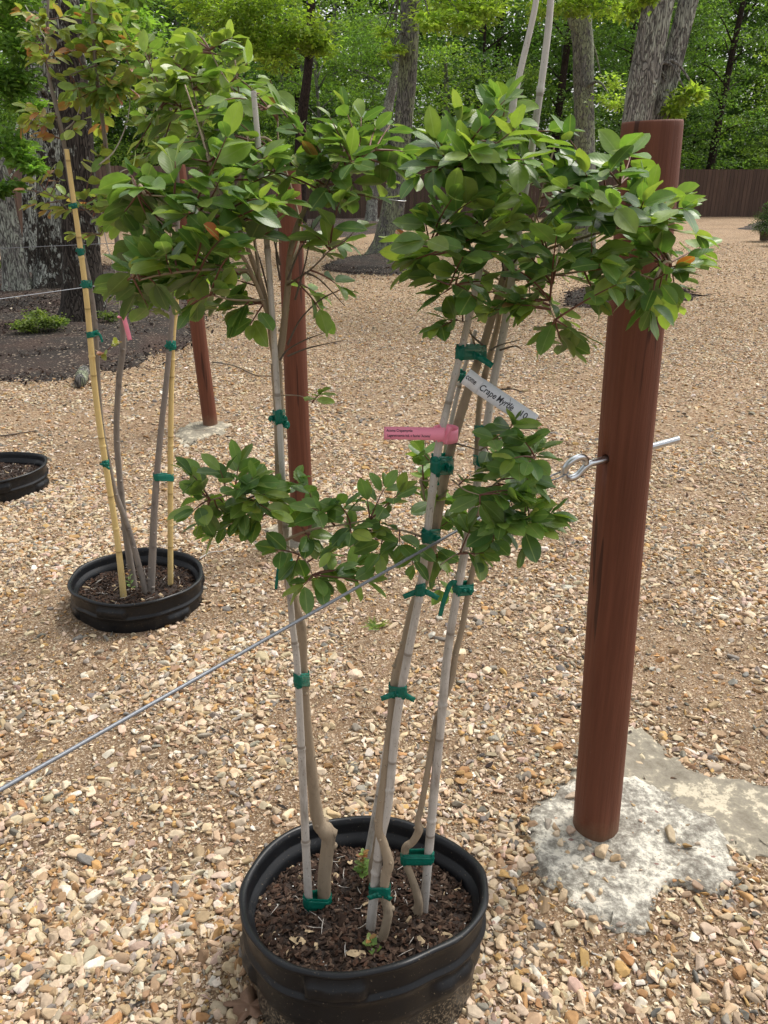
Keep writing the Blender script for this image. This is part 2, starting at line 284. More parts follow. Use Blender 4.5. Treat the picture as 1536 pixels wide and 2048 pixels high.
M['concrete'] = crust('rough_mortar', [(.40, (.12, .10, .08)), (.48, (.22, .20, .165)), (.54, (.36, .34, .29)), (.59, (.62, .58, .49)), (.68, (.72, .67, .57))], 11, .014, True)
M['crust'] = crust('grey_clay_crust', [(.38, (.15, .125, .09)), (.50, (.22, .195, .15)), (.555, (.27, .24, .18)), (.585, (.50, .44, .33)), (.7, (.56, .50, .38))], 6, .008)
M['bark_lichen'] = bark_mat('dark_bark_white_lichen', (.05, .042, .036), (.10, .085, .075), (.48, .50, .46), .60)
M['bark_dark'] = bark_mat('dark_furrowed_bark', (.045, .037, .032), (.095, .08, .07), (.35, .37, .33), .15)
M['bark_grey'] = bark_mat('grey_oak_bark', (.13, .125, .12), (.27, .26, .245), (.27, .30, .20), .55)
M['bark_pale'] = bark_mat('pale_grey_bark', (.17, .16, .15), (.36, .345, .32), (.42, .44, .38), .5)
M['bark_black'] = bark_mat('blackish_bark', (.03, .02, .017), (.07, .05, .042))
# ------------------------------------------------------------ leaf builder
NU, NV = 7, 4
def leaf_template(pointy=1.0):
    u = np.linspace(0, 1, NU+1); v = np.linspace(-1, 1, NV+1); w_ = np.sin(PI*u**1.05)**.62*(1-.10*u); w_[0] = .03; w_[-1] = .0
    X, Y_, Z = [], [], []; UV = []
    for i, a in enumerate(u):
        for j, c in enumerate(v): X.append(a); Y_.append(c*w_[i]*.5); Z.append(0.); UV.append((a, .5+c*.5*w_[i]))
    q = [[i*(NV+1)+j, (i+1)*(NV+1)+j, (i+1)*(NV+1)+j+1, i*(NV+1)+j+1] for i in range(NU) for j in range(NV)]
    return np.stack([X, Y_, Z], 1), np.array(q), np.array(UV)
LT, LQ, LUV = leaf_template()
class Leaves:
    def __init__(s): s.p = []; s.d = []; s.n = []; s.s = []; s.w = []; s.c = []; s.cl = []
    def add(s, p, d, n, size, col, width=.5, curl=None): s.p.append(tuple(p)); s.d.append(tuple(d)); s.n.append(tuple(n)); s.s.append(size); s.w.append(width); s.c.append(col); s.cl.append(random.uniform(-.05, .22) if curl is None else curl)
    def build(s, name, mat, parent=None):
        p, d, n = np.array(s.p), np.array(s.d), np.array(s.n); d /= np.linalg.norm(d, axis=1)[:, None]; y = np.cross(n, d); y /= np.linalg.norm(y, axis=1)[:, None]+1e-9; z = np.cross(d, y)
        K = len(p); S = np.array(s.s); W = np.array(s.w); CL = np.array(s.cl); fold = RNG.uniform(.08, .38, K); wav = RNG.uniform(-.05, .05, K)
        t = LT[None]; u = t[..., 0]; c = t[..., 1]*W[:, None]*1.14
        z_ = np.abs(c)*fold[:, None]-CL[:, None]*u**2+wav[:, None]*np.sin(u*9)*np.abs(c)*3
        V = p[:, None]+(u*S[:, None])[..., None]*d[:, None]+(c*S[:, None])[..., None]*y[:, None]+(z_*S[:, None])[..., None]*z[:, None]
        F = (LQ[None]+np.arange(K)[:, None, None]*len(LT)).reshape(-1, 4); col = np.repeat(np.array(s.c), len(LQ), 0)
        me = mesh_np(name, V.reshape(-1, 3), F, True, col, np.tile(LUV, (K, 1))); return link(name, me, mat, parent)
def rdir(): 
    a = random.uniform(0, 2*PI); z = random.uniform(-1, 1); r = math.sqrt(1-z*z); return Vector((r*math.cos(a), r*math.sin(a), z))
def quads_cards(pos, dirv, nor, size, width, col, name, mat, parent=None):
    """small leaf-shaped faces: a folded rhombus (two triangles pairs) each"""
    d = dirv/np.linalg.norm(dirv, axis=1)[:, None]; y = np.cross(nor, d); y /= np.linalg.norm(y, axis=1)[:, None]+1e-9; z = np.cross(d, y); S = size[:, None]; W = width[:, None]
    a = pos; bq = pos+d*S*.45+y*W*S*.5+z*S*.10; cq = pos+d*S; dq = pos+d*S*.45-y*W*S*.5+z*S*.10
    V = np.stack([a, bq, cq, dq], 1).reshape(-1, 3); k = np.arange(len(pos))[:, None]*4; F = np.concatenate([k+np.array([[0, 2, 1]]), k+np.array([[0, 3, 2]])]); 
    return link(name, mesh_np(name, V, F, False, np.concatenate([col, col])), mat, parent)
def cloud(centers, rads, per, lsize, palette, flat=.45, seed=1, clump=.35):
    """leaf positions in flattened sprays inside blobs -> arrays"""
    r = np.random.default_rng(seed); Pn, D, Nn, S, Cc = [], [], [], [], []
    for (c, rad, k) in zip(centers, rads, per):
        ns = max(3, int(k/28)); sc = r.normal(size=(ns, 3)); sc /= np.linalg.norm(sc, axis=1)[:, None]; sc *= (r.uniform(.15, 1, ns)**.5)[:, None]; sc = np.asarray(c)+sc*np.asarray(rad)
        tint = r.uniform(.65, 1.3, ns); pal = r.integers(0, len(palette), ns); tilt = r.normal(0, .35, (ns, 2))
        idx = r.integers(0, ns, k); ro = np.mean(rad)*clump; off = r.normal(size=(k, 3))*ro; off[:, 2] = off[:, 2]*flat*.45+off[:, 0]*tilt[idx, 0]*.6+off[:, 1]*tilt[idx, 1]*.6
        Pn.append(sc[idx]+off); out_ = off.copy(); out_[:, 2] = -.25*ro; D.append(out_+r.normal(size=(k, 3))*ro*.6); nn = r.normal(size=(k, 3))*.45; nn[:, 2] += 1; Nn.append(nn)
        S.append(lsize*r.uniform(.6, 1.35, k)); Cc.append(np.array(palette)[pal[idx]]*tint[idx][:, None]*r.uniform(.75, 1.25, k)[:, None])
    return [np.concatenate(x) for x in (Pn, D, Nn, S, Cc)]
def cards(name, arr, mat, parent, width=.55): p, d, n, s, c = arr; return quads_cards(p, d, n, s, np.full(len(s), width), np.clip(c, 0, 1), name, mat, parent)
# ------------------------------------------------------------ stones
def hulls(k, npts, flat, seed, bevel=0):
    rr = random.Random(seed); out_ = []
    for _ in range(k):
        bm = bmesh.new(); e = rr.uniform(.55, .95)
        for i in range(npts):
            v = Vector((rr.gauss(0, 1), rr.gauss(0, 1), rr.gauss(0, 1))).normalized(); v = Vector([math.copysign(abs(x)**.75, x) for x in v]); bm.verts.new((v.x*.5, v.y*.5*e, v.z*.5*flat*rr.uniform(.8, 1.1)))
        bmesh.ops.convex_hull(bm, input=bm.verts[:]); bmesh.ops.delete(bm, geom=[v for v in bm.verts if not v.link_faces], context='VERTS')
        if bevel: bmesh.ops.dissolve_limit(bm, angle_limit=.3, verts=bm.verts[:], edges=bm.edges[:]); bmesh.ops.bevel(bm, geom=bm.edges[:], offset=bevel, segments=1, affect='EDGES')
        bmesh.ops.triangulate(bm, faces=bm.faces[:]); bm.verts.ensure_lookup_table(); bm.verts.index_update()
        out_.append((np.array([v.co[:] for v in bm.verts]), np.array([[v.index for v in f.verts] for f in bm.faces]))); bm.free()
    return out_
def rotmats(k, tilt, rng):
    a = rng.uniform(0, 2*PI, k); b_ = rng.normal(0, tilt, k); c_ = rng.normal(0, tilt, k)
    ca, sa, cb, sb, cc, sc = np.cos(a), np.sin(a), np.cos(b_), np.sin(b_), np.cos(c_), np.sin(c_); o_, l_ = np.zeros(k), np.ones(k)
    Rz = np.stack([ca, -sa, o_, sa, ca, o_, o_, o_, l_], 1).reshape(-1, 3, 3); Rx = np.stack([l_, o_, o_, o_, cb, -sb, o_, sb, cb], 1).reshape(-1, 3, 3); Ry = np.stack([cc, o_, sc, o_, l_, o_, -sc, o_, cc], 1).reshape(-1, 3, 3)
    return Rz @ Rx @ Ry
def scatter(pos, size, cols, variants, tilt, rng, squash=None):
    vi = rng.integers(0, len(variants), len(pos)); Vs, Fs, Cs, off = [], [], [], 0; Rm = rotmats(len(pos), tilt, rng)
    asp = rng.uniform(.75, 1.25, (len(pos), 3)); 
    if squash is not None: asp *= np.asarray(squash)
    for k, (tv, tf) in enumerate(variants):
        ix = np.where(vi == k)[0]
        if not len(ix): continue
        L = tv[None]*size[ix][:, None, None]*asp[ix][:, None]; V = np.einsum('nij,nkj->nki', Rm[ix], L)+pos[ix][:, None]
        F = tf[None]+(np.arange(len(ix))*len(tv))[:, None, None]+off; Vs.append(V.reshape(-1, 3)); Fs.append(F.reshape(-1, 3)); Cs.append(np.repeat(cols[ix], len(tf), 0)); off += V.shape[0]*V.shape[1]
    return Vs, Fs, Cs
def merge(parts):
    V, F, Cc, off = [], [], [], 0
    for Vs, Fs, Cs in parts:
        n = sum(len(v) for v in Vs)
        V += Vs; F += [f+off for f in Fs]; Cc += Cs; off += n
    return np.concatenate(V), np.concatenate(F), np.concatenate(Cc)

# ============================================================ GROUND AND SETTING
def hground(x, y): return (vnoise(x*1.1, y*1.1, 3)-.5)*.03+(vnoise(x*3.7, y*3.7, 4)-.5)*.012
xs = np.unique(np.concatenate([np.linspace(-160, -8, 20), np.linspace(-8, 8, 140), np.linspace(8, 160, 20)])); ys = np.unique(np.concatenate([np.linspace(-30, -.5, 8), np.linspace(-.5, 12, 130), np.linspace(12, 180, 40)]))
gx, gy = np.meshgrid(xs, ys); amp = np.clip(1-gy/30, 0, 1)*np.clip(1-np.abs(gx)/20, 0, 1); gz = hground(gx, gy)*amp
nx, ny = len(xs), len(ys); ii = (np.arange(ny-1)[:, None]*nx+np.arange(nx-1)[None]).ravel(); GF = np.stack([ii, ii+1, ii+nx+1, ii+nx], 1)
props(link('ground', mesh_np('ground', np.stack([gx.ravel(), gy.ravel(), gz.ravel()], 1), GF), M['ground']), kind='structure')
def HG(x, y): return hground(np.asarray(x, float), np.asarray(y, float))*np.clip(1-np.asarray(y, float)/30, 0, 1)*np.clip(1-np.abs(x)/20, 0, 1)
def inside(poly, x, y):
    poly = np.asarray(poly); c = np.zeros(len(x), bool); j = len(poly)-1
    for i in range(len(poly)):
        xi, yi = poly[i]; xj, yj = poly[j]; c ^= ((yi > y) != (yj > y)) & (x < (xj-xi)*(y-yi)/(yj-yi+1e-12)+xi); j = i
    return c
def blob_sheet(name, poly, h, mat, rough=.01, seed=0, rings=14, na=120, wob=.03, edge=.35, plateau=True, nscale=8):
    """low mound with an irregular outline; poly in ground x,y"""
    p = np.array(poly, float); c = p.mean(0); seg = np.linalg.norm(np.roll(p, -1, 0)-p, axis=1); cum = np.concatenate([[0], np.cumsum(seg)]); tt = np.linspace(0, cum[-1], na, endpoint=False)
    pc = np.vstack([p, p[:1]]); O = np.stack([np.interp(tt, cum, pc[:, 0]), np.interp(tt, cum, pc[:, 1])], 1); O = (O+np.roll(O, 1, 0)+np.roll(O, -1, 0))/3; OS = O.copy()
    for _ in range(10): OS = (OS+np.roll(OS, 1, 0)+np.roll(OS, -1, 0))/3
    sz = cum[-1]/6; O += (np.stack([vnoise(tt/sz*9, tt*0+seed, 1), vnoise(tt/sz*9, tt*0+seed, 2)], 1)-.5)*wob*2+(np.stack([vnoise(tt/sz*31, tt*0+seed, 5), vnoise(tt/sz*31, tt*0+seed, 6)], 1)-.5)*wob
    V, F = [], []
    for k in range(rings):
        f = (k/(rings-1))**.7; q = c+(OS-c)*f+(O-OS)*f**5; e = min(1, (1-f)/edge); e = e*e*(3-2*e); z = HG(q[:, 0], q[:, 1])+.004+h*e+(vnoise(q[:, 0]*nscale, q[:, 1]*nscale, 9+seed)-.5)*rough*(.3+e)+(vnoise(q[:, 0]*nscale*4, q[:, 1]*nscale*4, 19+seed)-.5)*rough*.5
        if k == rings-1: z = HG(q[:, 0], q[:, 1])-.015
        V.append(np.column_stack([q, z]))
    V = np.concatenate(V); k = np.arange(rings-1)[:, None]*na; j = np.arange(na)[None]; j2 = (j+1) % na; F = np.stack([k+j, k+na+j, k+na+j2, k+j2], -1).reshape(-1, 4)
    return link(name, mesh_np(name, V, F), mat), O
def gp(*pts): return [tuple(G(x, y)[:2]) for x, y in pts]
MULCH = []
def bed(pts, h=.05, seed=0, raw=None, rough=.03):
    o, O = blob_sheet('mulch_bed', raw or gp(*pts), h, M['mulch'], rough, seed, 16, 160, .10, .3, nscale=2.2); props(o, kind='structure'); MULCH.append(O); return o
bed([(-260, 760), (-60, 772), (60, 775), (130, 765), (200, 748), (270, 738), (345, 712), (400, 680), (420, 640), (380, 590), (330, 560), (240, 530), (100, 520), (-150, 515), (-420, 540), (-420, 640)], .06, 1)
bed([(640, 540), (690, 549), (760, 552), (830, 546), (850, 530), (830, 517), (770, 512), (700, 518), (655, 530)], .10, 2)
bed([(520, 478), (640, 478), (720, 474), (780, 462), (880, 447), (960, 437), (960, 433), (760, 431), (560, 432), (400, 440), (400, 470)], .05, 3)
bed([(1120, 612), (1200, 618), (1290, 614), (1370, 606), (1405, 592), (1380, 578), (1300, 570), (1200, 570), (1130, 585)], .05, 4)
bed([(1470, 458), (1520, 462), (1620, 470), (1760, 466), (1760, 440), (1600, 436), (1510, 444)], .05, 5)
bed([(1345, 431.5), (1460, 430.5), (1540, 427), (1540, 424), (1300, 425)], .03, 6)
fl = np.array([[-160, 36, .03], [160, 36, .03], [160, 175, .03], [-160, 175, .03]]); props(link('forest_floor', mesh_np('forest_floor', fl, np.array([[0, 1, 2, 3]])), M['litter']), kind='structure')
# footings
FOOT = gp((1058, 1650), (1085, 1625), (1120, 1590), (1160, 1565), (1215, 1558), (1270, 1562), (1330, 1590), (1390, 1620), (1440, 1655), (1462, 1700), (1478, 1745), (1466, 1775), (1425, 1785), (1370, 1775), (1322, 1775), (1300, 1800), (1298, 1850), (1282, 1868), (1240, 1860), (1215, 1842), (1170, 1830), (1150, 1795), (1105, 1770), (1078, 1735), (1065, 1695))
SLAB = gp((1255, 1462), (1300, 1478), (1345, 1525), (1400, 1552), (1460, 1560), (1600, 1590), (1640, 1680), (1600, 1740), (1510, 1735), (1450, 1700), (1400, 1650), (1280, 1600), (1180, 1580), (1130, 1520), (1190, 1480))
_c = np.array(FOOT).mean(0); FOOT = [tuple(_c+(np.array(q)-_c)*1.07+np.array([-.008, -.004])) for q in FOOT]
f1, FO = blob_sheet('concrete_footing', FOOT, .013, M['concrete'], .013, 11, 44, 260, .012, .12, nscale=13); props(f1, 'rough whitish concrete footing flecked with red paint around the tall right post', 'footing')
f2, SO = blob_sheet('clay_crust', SLAB, .006, M['crust'], .008, 12, 30, 160, .03, .3, nscale=9); props(f2, kind='structure')
f3, FO3 = blob_sheet('concrete_footing', gp((350, 868), (372, 846), (420, 840), (462, 850), (452, 868), (400, 880), (385, 892), (360, 888)), .012, M['crust'], .02, 13, 16, 90, .03, .4); props(f3, 'small tan grey concrete footing around the far left post', 'footing')
f4, FO4 = blob_sheet('concrete_footing', gp((525, 1062), (545, 1050), (620, 1048), (660, 1065), (655, 1090), (600, 1100), (545, 1092)), .015, M['crust'], .02, 14, 16, 90, .02, .4); props(f4, 'grey concrete footing half hidden by leaves at the middle post', 'footing')

# ------------------------------------------------------------ gravel
PAL = np.array([(.60, .48, .33), (.68, .57, .42), (.50, .37, .23), (.44, .26, .12), (.52, .33, .14), (.30, .27, .23), (.22, .21, .19), (.72, .67, .58), (.56, .43, .34), (.36, .24, .15), (.62, .51, .38), (.40, .31, .22)])
PAL = PAL*np.array([1.03, .99, .945])
PW = np.array([.17, .14, .14, .06, .045, .05, .03, .07, .09, .085, .10, .02]); PW /= PW.sum()
POTS = []   # (x, y, r) filled below by the known pot places
POT1 = (-.044, 1.30, .258, .215)
c2 = G(272, 1150, .125); POT2 = (c2.x, c2.y, .258, .125); c3 = G(-14, 932, .13); POT3 = (c3.x, c3.y, .272, .13)
POSTS = [(G(1198, 1690)+Vector((0, .045, 0)), .058, 1.69), (G(606, 1082), .052, 1.62), (G(421, 852), .050, 1.66)]
rg = np.random.default_rng(11)
def field(n_per_m2, ymax, smin, smax, variants, sink, tilt, seed, ymin=.95, thr=.0, power=1.6):
    r = np.random.default_rng(seed); A = []; y0 = ymin
    W = lambda y: .50*y+.55
    area = (W(ymin)+W(ymax))*(ymax-ymin); n = int(area*n_per_m2); yy = r.uniform(ymin, ymax, n*2); keep = r.uniform(0, W(ymax), n*2) < W(yy); yy = yy[keep][:n]; xx = r.uniform(-1, 1, len(yy))*W(yy)
    d = vnoise(xx*1.7+5, yy*1.7, 31)*.6+vnoise(xx*5, yy*5, 32)*.4-.10*(yy < 3.4)-.05*(xx < -.1)*(yy < 2.2)+.14*(xx > .2)*(yy < 1.75)+.02*(yy < 1.6); edge_fade = np.clip((ymax-yy)/(ymax*.35), 0, 1)
    k = r.uniform(0, 1, len(xx)) < np.clip((d-thr-.12)*3.2, (.16 if smin > .0031 else .8), 1)*(.25+.75*edge_fade)
    for (px_, py_, pr, _) in (POT1, POT2, POT3): k &= ((xx-px_)**2+(yy-py_)**2) > (pr*.955)**2
    for p, pr, _ in POSTS: k &= ((xx-p.x)**2+(yy-p.y)**2) > (pr*1.05)**2
    for O in MULCH:
        ctr = O.mean(0); k &= ~(inside(ctr+(O-ctr)*.93, xx, yy) & (r.uniform(0, 1, len(xx)) > .02)); k &= ~(inside(O, xx, yy) & (r.uniform(0, 1, len(xx)) > .40))
    cf = FO.mean(0); FI = cf+(FO-cf)*(.95 if smax > .01 else .97); k &= ~(inside(FI, xx, yy) & (r.uniform(0, 1, len(xx)) > .03+.10*(d > .62))); k &= ~(inside(SO, xx, yy) & (r.uniform(0, 1, len(xx)) > .03+.16*(d > .55))); k &= ~(inside(FO3, xx, yy) & (r.uniform(0, 1, len(xx)) > .1))
    xx, yy = xx[k], yy[k]; u = r.uniform(0, 1, len(xx)); s = smin*(smax/smin)**(u**power); z = HG(xx, yy)+s*sink
    z += np.where(inside(FO, xx, yy), .014, 0.)
    ci = r.choice(len(PAL), len(xx), p=PW); col = PAL[ci]*.84*r.uniform(.72, 1.2, (len(xx), 1))*r.uniform(.95, 1.05, (len(xx), 3))
    return scatter(np.stack([xx, yy, z], 1), s, np.clip(col, 0, .85), variants, tilt, r, (1.2, .95, .8))
H_big = hulls(26, 16, .62, 1, .045); H_mid = hulls(20, 11, .6, 2); H_small = hulls(12, 7, .6, 3)
parts = [field(17000, 3.4, .003, .008, H_small, .12, .5, 1), field(8000, 6.6, .0065, .014, H_small, .12, .4, 2, thr=.14), field(6200, 5.5, .012, .025, H_mid, .14, .3, 3, thr=.14),
         field(2600, 12, .014, .026, H_small, .1, .3, 6, 6.0, thr=.1), field(1900, 9, .020, .040, H_big, .12, .30, 4, thr=.22, power=1.7), field(90, 9, .034, .056, H_big, .08, .15, 5, thr=.2), field(900, 2.3, .022, .040, H_big, .12, .3, 8, thr=.15, power=1.4), field(260, 22, .025, .05, H_small, .1, .3, 7, 9.0)]
V_, F_, C_ = merge(parts)
print('gravel tris', len(F_)); props(link('gravel', mesh_np('gravel', V_, F_, False, C_), M['stone']), kind='stuff')
del V_, F_, C_, parts
pm, sm_ = [], []
rm = np.random.default_rng(61)
for O, nn_ in zip(MULCH[:4], (26000, 4500, 0, 2500)):
    lo, hi = O.min(0), O.max(0); lo = np.maximum(lo, -7.5); q = rm.uniform(0, 1, (nn_, 2))*(hi-lo)+lo; ctr = O.mean(0); k_ = inside(ctr+(O-ctr)*1.05, q[:, 0], q[:, 1]); q = q[k_]; edge_ = ~inside(O, q[:, 0], q[:, 1]); q = q[~edge_ | (rm.uniform(0, 1, len(q)) < .35)]; pm.append(np.column_stack([q, HG(q[:, 0], q[:, 1])+np.where(inside(ctr+(O-ctr)*.85, q[:, 0], q[:, 1]), .065, .02)*(1 if nn_ > 5000 else 1.3)]))
pm = np.concatenate(pm); cm = np.array([(.03, .02, .016), (.07, .045, .035), (.018, .014, .012), (.11, .07, .05), (.05, .035, .03)])[rm.integers(0, 5, len(pm))]*rm.uniform(.6, 1.2, (len(pm), 1)); cm[rm.uniform(0, 1, len(pm)) > .985] = (.5, .42, .33)
Vv, Ff, Cc = merge([scatter(pm, rm.uniform(.015, .05, len(pm)), cm, hulls(8, 7, .3, 19), .5, rm, (1.5, .7, .7))]); props(link('mulch_chips', mesh_np('mulch_chips', Vv, Ff, False, Cc), M['chip']), kind='stuff')
rl = np.random.default_rng(8); yy = 1.0+14*rl.uniform(0, 1, 900)**1.7; xx = rl.uniform(-1, 1, 900)*(.5*yy+.3); ok = np.ones(900, bool)
for (px_, py_, pr, _) in (POT1, POT2, POT3): ok &= ((xx-px_)**2+(yy-py_)**2) > (pr*1.05)**2
xx, yy = xx[ok], yy[ok]; cl = np.array([(.09, .055, .035), (.03, .025, .022), (.16, .10, .06), (.05, .035, .03)])[rl.integers(0, 4, len(xx))]
Vv, Ff, Cc = merge([scatter(np.stack([xx, yy, HG(xx, yy)+.008], 1), rl.uniform(.008, .032, len(xx)), cl, hulls(8, 8, .12, 29), .35, rl, (1.5, .6, .6))]); props(link('bark_and_leaf_bits', mesh_np('bark_and_leaf_bits', Vv, Ff, False, Cc), M['chip']), kind='stuff')
# stones piled at the foot of the tall post
ps = []
pb = POSTS[0][0]
for (x, y, s) in ((1142, 1668, .036), (1112, 1672, .024), (1202, 1710, .052), (1160, 1700, .02), (1230, 1722, .026), (1135, 1710, .018), (1115, 1645, .022), (1175, 1722, .022), (1245, 1735, .02), (1150, 1738, .016), (1120, 1690, .026), (1185, 1750, .02), (1210, 1765, .016), (1170, 1775, .018), (1200, 1790, .02), (1225, 1760, .014)):
    g = G(x, y, .022); ps.append((g.x, g.y, float(HG(g.x, g.y))+.016+s*.27, s))
ps = np.array(ps); rr = np.random.default_rng(5); Vv, Ff, Cc = merge([scatter(ps[:, :3], ps[:, 3], PAL[rr.choice([0, 1, 2, 8, 10], len(ps))], H_big, .2, rr, (1, 1, 1.2))])
props(link('loose_stones', mesh_np('loose_stones', Vv, Ff, False, Cc), M['stone']), kind='stuff')

# ============================================================ FENCE
fl = [(-26, 17), (-17.5, 19), (-10.2, 23), (-3.5, 32.5), (2, 34), (20, 35), (60, 36)]
V, F, CL = [], [], []
ff = thing('wooden_fence', (fl[3][0], fl[3][1], 0), 'long dark brown wooden board fence along the edge of the woods', 'fence')
for (a, b_) in zip(fl[:-1], fl[1:]):
    a = np.array(a); b_ = np.array(b_); L = np.linalg.norm(b_-a); n = int(L/.15); d = (b_-a)/L; nn = np.array([-d[1], d[0]])
    for k in range(n):
        p0 = a+d*(k*L/n+.004); p1 = a+d*((k+1)*L/n-.006); hh = 1.80+random.uniform(-.012, .012)+.03*math.sin(k*.06); o = nn*random.uniform(0, .006); i = len(V)
        for q in (p0, p1, p1+nn*.02, p0+nn*.02):
            V.append((*(q+o), .02)); V.append((*(q+o), hh))
        F += [(i, i+2, i+3, i+1), (i+2, i+4, i+5, i+3), (i+4, i+6, i+7, i+5), (i+6, i, i+1, i+7), (i+1, i+3, i+5, i+7)]; t_ = random.uniform(.8, 1.2); CL += [(.085*t_, .052*t_, .038*t_)]*5
link('boards', mesh_np('boards', np.array(V), np.array(F), False, np.array(CL)), M['fence'], ff)
mb = MB(); 
for (a, b_) in zip(fl[:-1], fl[1:]):
    a = np.array(a); b_ = np.array(b_); d = (b_-a)/np.linalg.norm(b_-a); nn = np.array([-d[1], d[0]])*.05
    for z in (.4, 1.5): tube(mb, [(*(a+nn), z), (*(b_+nn), z)], [.035, .035], 4)
mb.build('rails', M['fence'], ff)

# ============================================================ TREES AT THE EDGE
GREENS = [(.095, .17, .035), (.065, .13, .03), (.13, .21, .045), (.05, .10, .025), (.11, .19, .035)]
BRIGHT = [(.27, .38, .07), (.31, .42, .08), (.21, .32, .06), (.26, .35, .06)]
MAPLE = [(.17, .31, .07), (.23, .38, .085), (.14, .25, .06)]
def px_path(pts, Y): return [P(x, y, Y) for x, y, _ in pts], [R(w_, P(x, y, Y)) for x, y, w_ in pts]
def edge_tree(name, label, pts, Y, mat, blobs=(), pal=GREENS, extra_top=2.2, lsize=.10, group='trees around the gravel yard', twins=None, crown_top=True):
    pp, rr_ = px_path(pts, Y); base = Vector((pp[0].x, pp[0].y, 0)); root = thing(name, base, label, 'tree', group)
    if pp[0].z > .05: pp = [base+Vector((0, 0, -.03))]+pp; rr_ = [rr_[0]*1.35]+rr_
    else: pp = [pp[0]+Vector((0, 0, -.08))]+pp; rr_ = [rr_[0]*1.25]+rr_
    dtop = (pp[-1]-pp[-2]).normalized(); q = pp[-1]+dtop*extra_top+Vector((0, 0, .3)); r0 = rr_[-1]
    mb = MB(); fl_ = lambda r, a, L, t: r*(1+.10*np.sin(a*3+L*.8)+.05*np.sin(a*7+L*2)+.22*np.exp(-L/.35)*np.sin(a*5))
    tube(mb, pp+[q, q+Vector((.2, 0, 1.6))], rr_+[r0*.8, r0*.5], 18, 6, .04, fl_)
    if twins:
        p2, r2 = px_path(twins, Y+.1); g2 = Vector((p2[0].x, p2[0].y, -.05)); p2 = [g2]+p2 if p2[0].z > .1 else p2; r2 = [r2[0]*1.2]+r2 if len(p2) > len(r2) else r2
        d2 = (p2[-1]-p2[-2]).normalized(); tube(mb, p2+[p2[-1]+d2*extra_top], r2+[r2[-1]*.7], 18, 6, .04, fl_)
    mb.build('trunk', mat, root)
    cen, rad, per = [], [], []; br = MB()
    for (x, y, YY, rp, n) in blobs:
        c = P(x, y, YY); rw = R(rp*2, c); cen.append(tuple(c)); rad.append((rw, rw, rw*.8)); per.append(n)
        s = min(pp[1:]+[q], key=lambda k: (k-(c+Vector((0, 0, .5)))).length); mid = (s+c)/2+Vector((0, 0, .25)); tube(br, [s, mid, c], [r0*.22, r0*.12, .008], 6, 5, .1)
    if crown_top:
        for k in range(7):
            a = k*2.4; c = q+Vector((math.cos(a)*1.5, math.sin(a)*1.5, .6+.35*k)); cen.append(tuple(c)); rad.append((1.2, 1.2, .8)); per.append(900); tube(br, [q, (q+c)/2+Vector((0, 0, .2)), c], [r0*.4, r0*.2, .01], 6, 4, .1)
    if len(br.v): br.build('branches', mat, root)
    if cen: cards('crown', cloud(cen, rad, per, lsize, pal, .5, hash(len(label)) % 1000, .38), M['tree_leaf'], root)
    return root
edge_tree('oak_tree', 'leaning grey oak standing in the dark mulch ring at centre', [(765, 522, 84), (772, 490, 58), (783, 430, 44), (798, 330, 38), (812, 200, 37), (820, 90, 36), (823, -10, 38)], 18.3, M['bark_grey'],
          [(905, 5, 17, 70, 1500), (960, 15, 16.5, 42, 900), (862, 40, 16, 26, 420), (935, 45, 16, 24, 350), (785, 100, 18, 20, 260), (770, 60, 18.5, 16, 150)], BRIGHT)
edge_tree('leaning_tree', 'slender pale trunk leaning behind the centre oak near the fence', [(742, 440, 26), (745, 395, 20), (757, 340, 19), (778, 210, 19), (800, 120, 17), (815, 30, 16)], 31, M['bark_pale'], [(740, 120, 30, 35, 500), (720, 60, 31, 50, 700)], MAPLE, lsize=.14)
edge_tree('dark_tree', 'thin blackish trunk rising behind the middle red post', [(602, 440, 24), (600, 300, 21), (606, 230, 19), (618, 120, 17), (622, 0, 16)], 30, M['bark_black'],
          [(545, 15, 19, 75, 1900), (610, 70, 19, 42, 1100), (636, 95, 19, 24, 500), (520, 90, 19, 40, 900), (465, 30, 19, 60, 1300), (400, 5, 19, 40, 700), (555, 115, 19, 30, 500)], BRIGHT, lsize=.11)
edge_tree('straight_tree', 'straight lichen spotted trunk between tall bamboo tops and double tree', [(1170, 560, 50), (1169, 310, 41), (1166, 180, 40), (1163, 70, 40), (1150, -10, 46)], 20, M['bark_grey'],
          [(1105, -5, 18, 48, 1000), (1165, 5, 18, 34, 700), (1235, -8, 18, 55, 900), (1205, 165, 20, 24, 200), (1225, 200, 19, 26, 260)], BRIGHT)
edge_tree('double_tree', 'big grey double trunked tree behind the tall right post', [(1256, 592, 80), (1262, 450, 62), (1272, 260, 58), (1290, 150, 60), (1318, 0, 62), (1325, -60, 62)], 12, M['bark_pale'],
          [(1290, 2, 11, 22, 240), (1375, 190, 11.8, 22, 260), (1345, 220, 12, 20, 220), (1392, 180, 11.8, 12, 90), (1262, 20, 12, 22, 200)], BRIGHT, lsize=.09, twins=[(1285, 560, 60), (1300, 350, 46), (1320, 220, 40), (1352, 100, 40), (1378, 0, 38), (1392, -60, 38)])
edge_tree('lichen_tree', 'dark tree with large white lichen patches on the left', [(112, 558, 92), (112, 500, 74), (106, 350, 60), (96, 200, 56), (84, 80, 58), (78, -10, 60)], 12.6, M['bark_lichen'],
          [(10, 20, 10.5, 55, 900), (42, 95, 10.5, 34, 550), (8, 170, 10.5, 40, 600), (48, 215, 10.5, 26, 350), (22, 290, 10.5, 34, 500), (52, 330, 10.5, 24, 300), (8, 370, 10.5, 26, 300), (35, 150, 10.5, 30, 400), (270, 30, 12, 60, 700), (200, 60, 12, 50, 500)], MAPLE, lsize=.10)
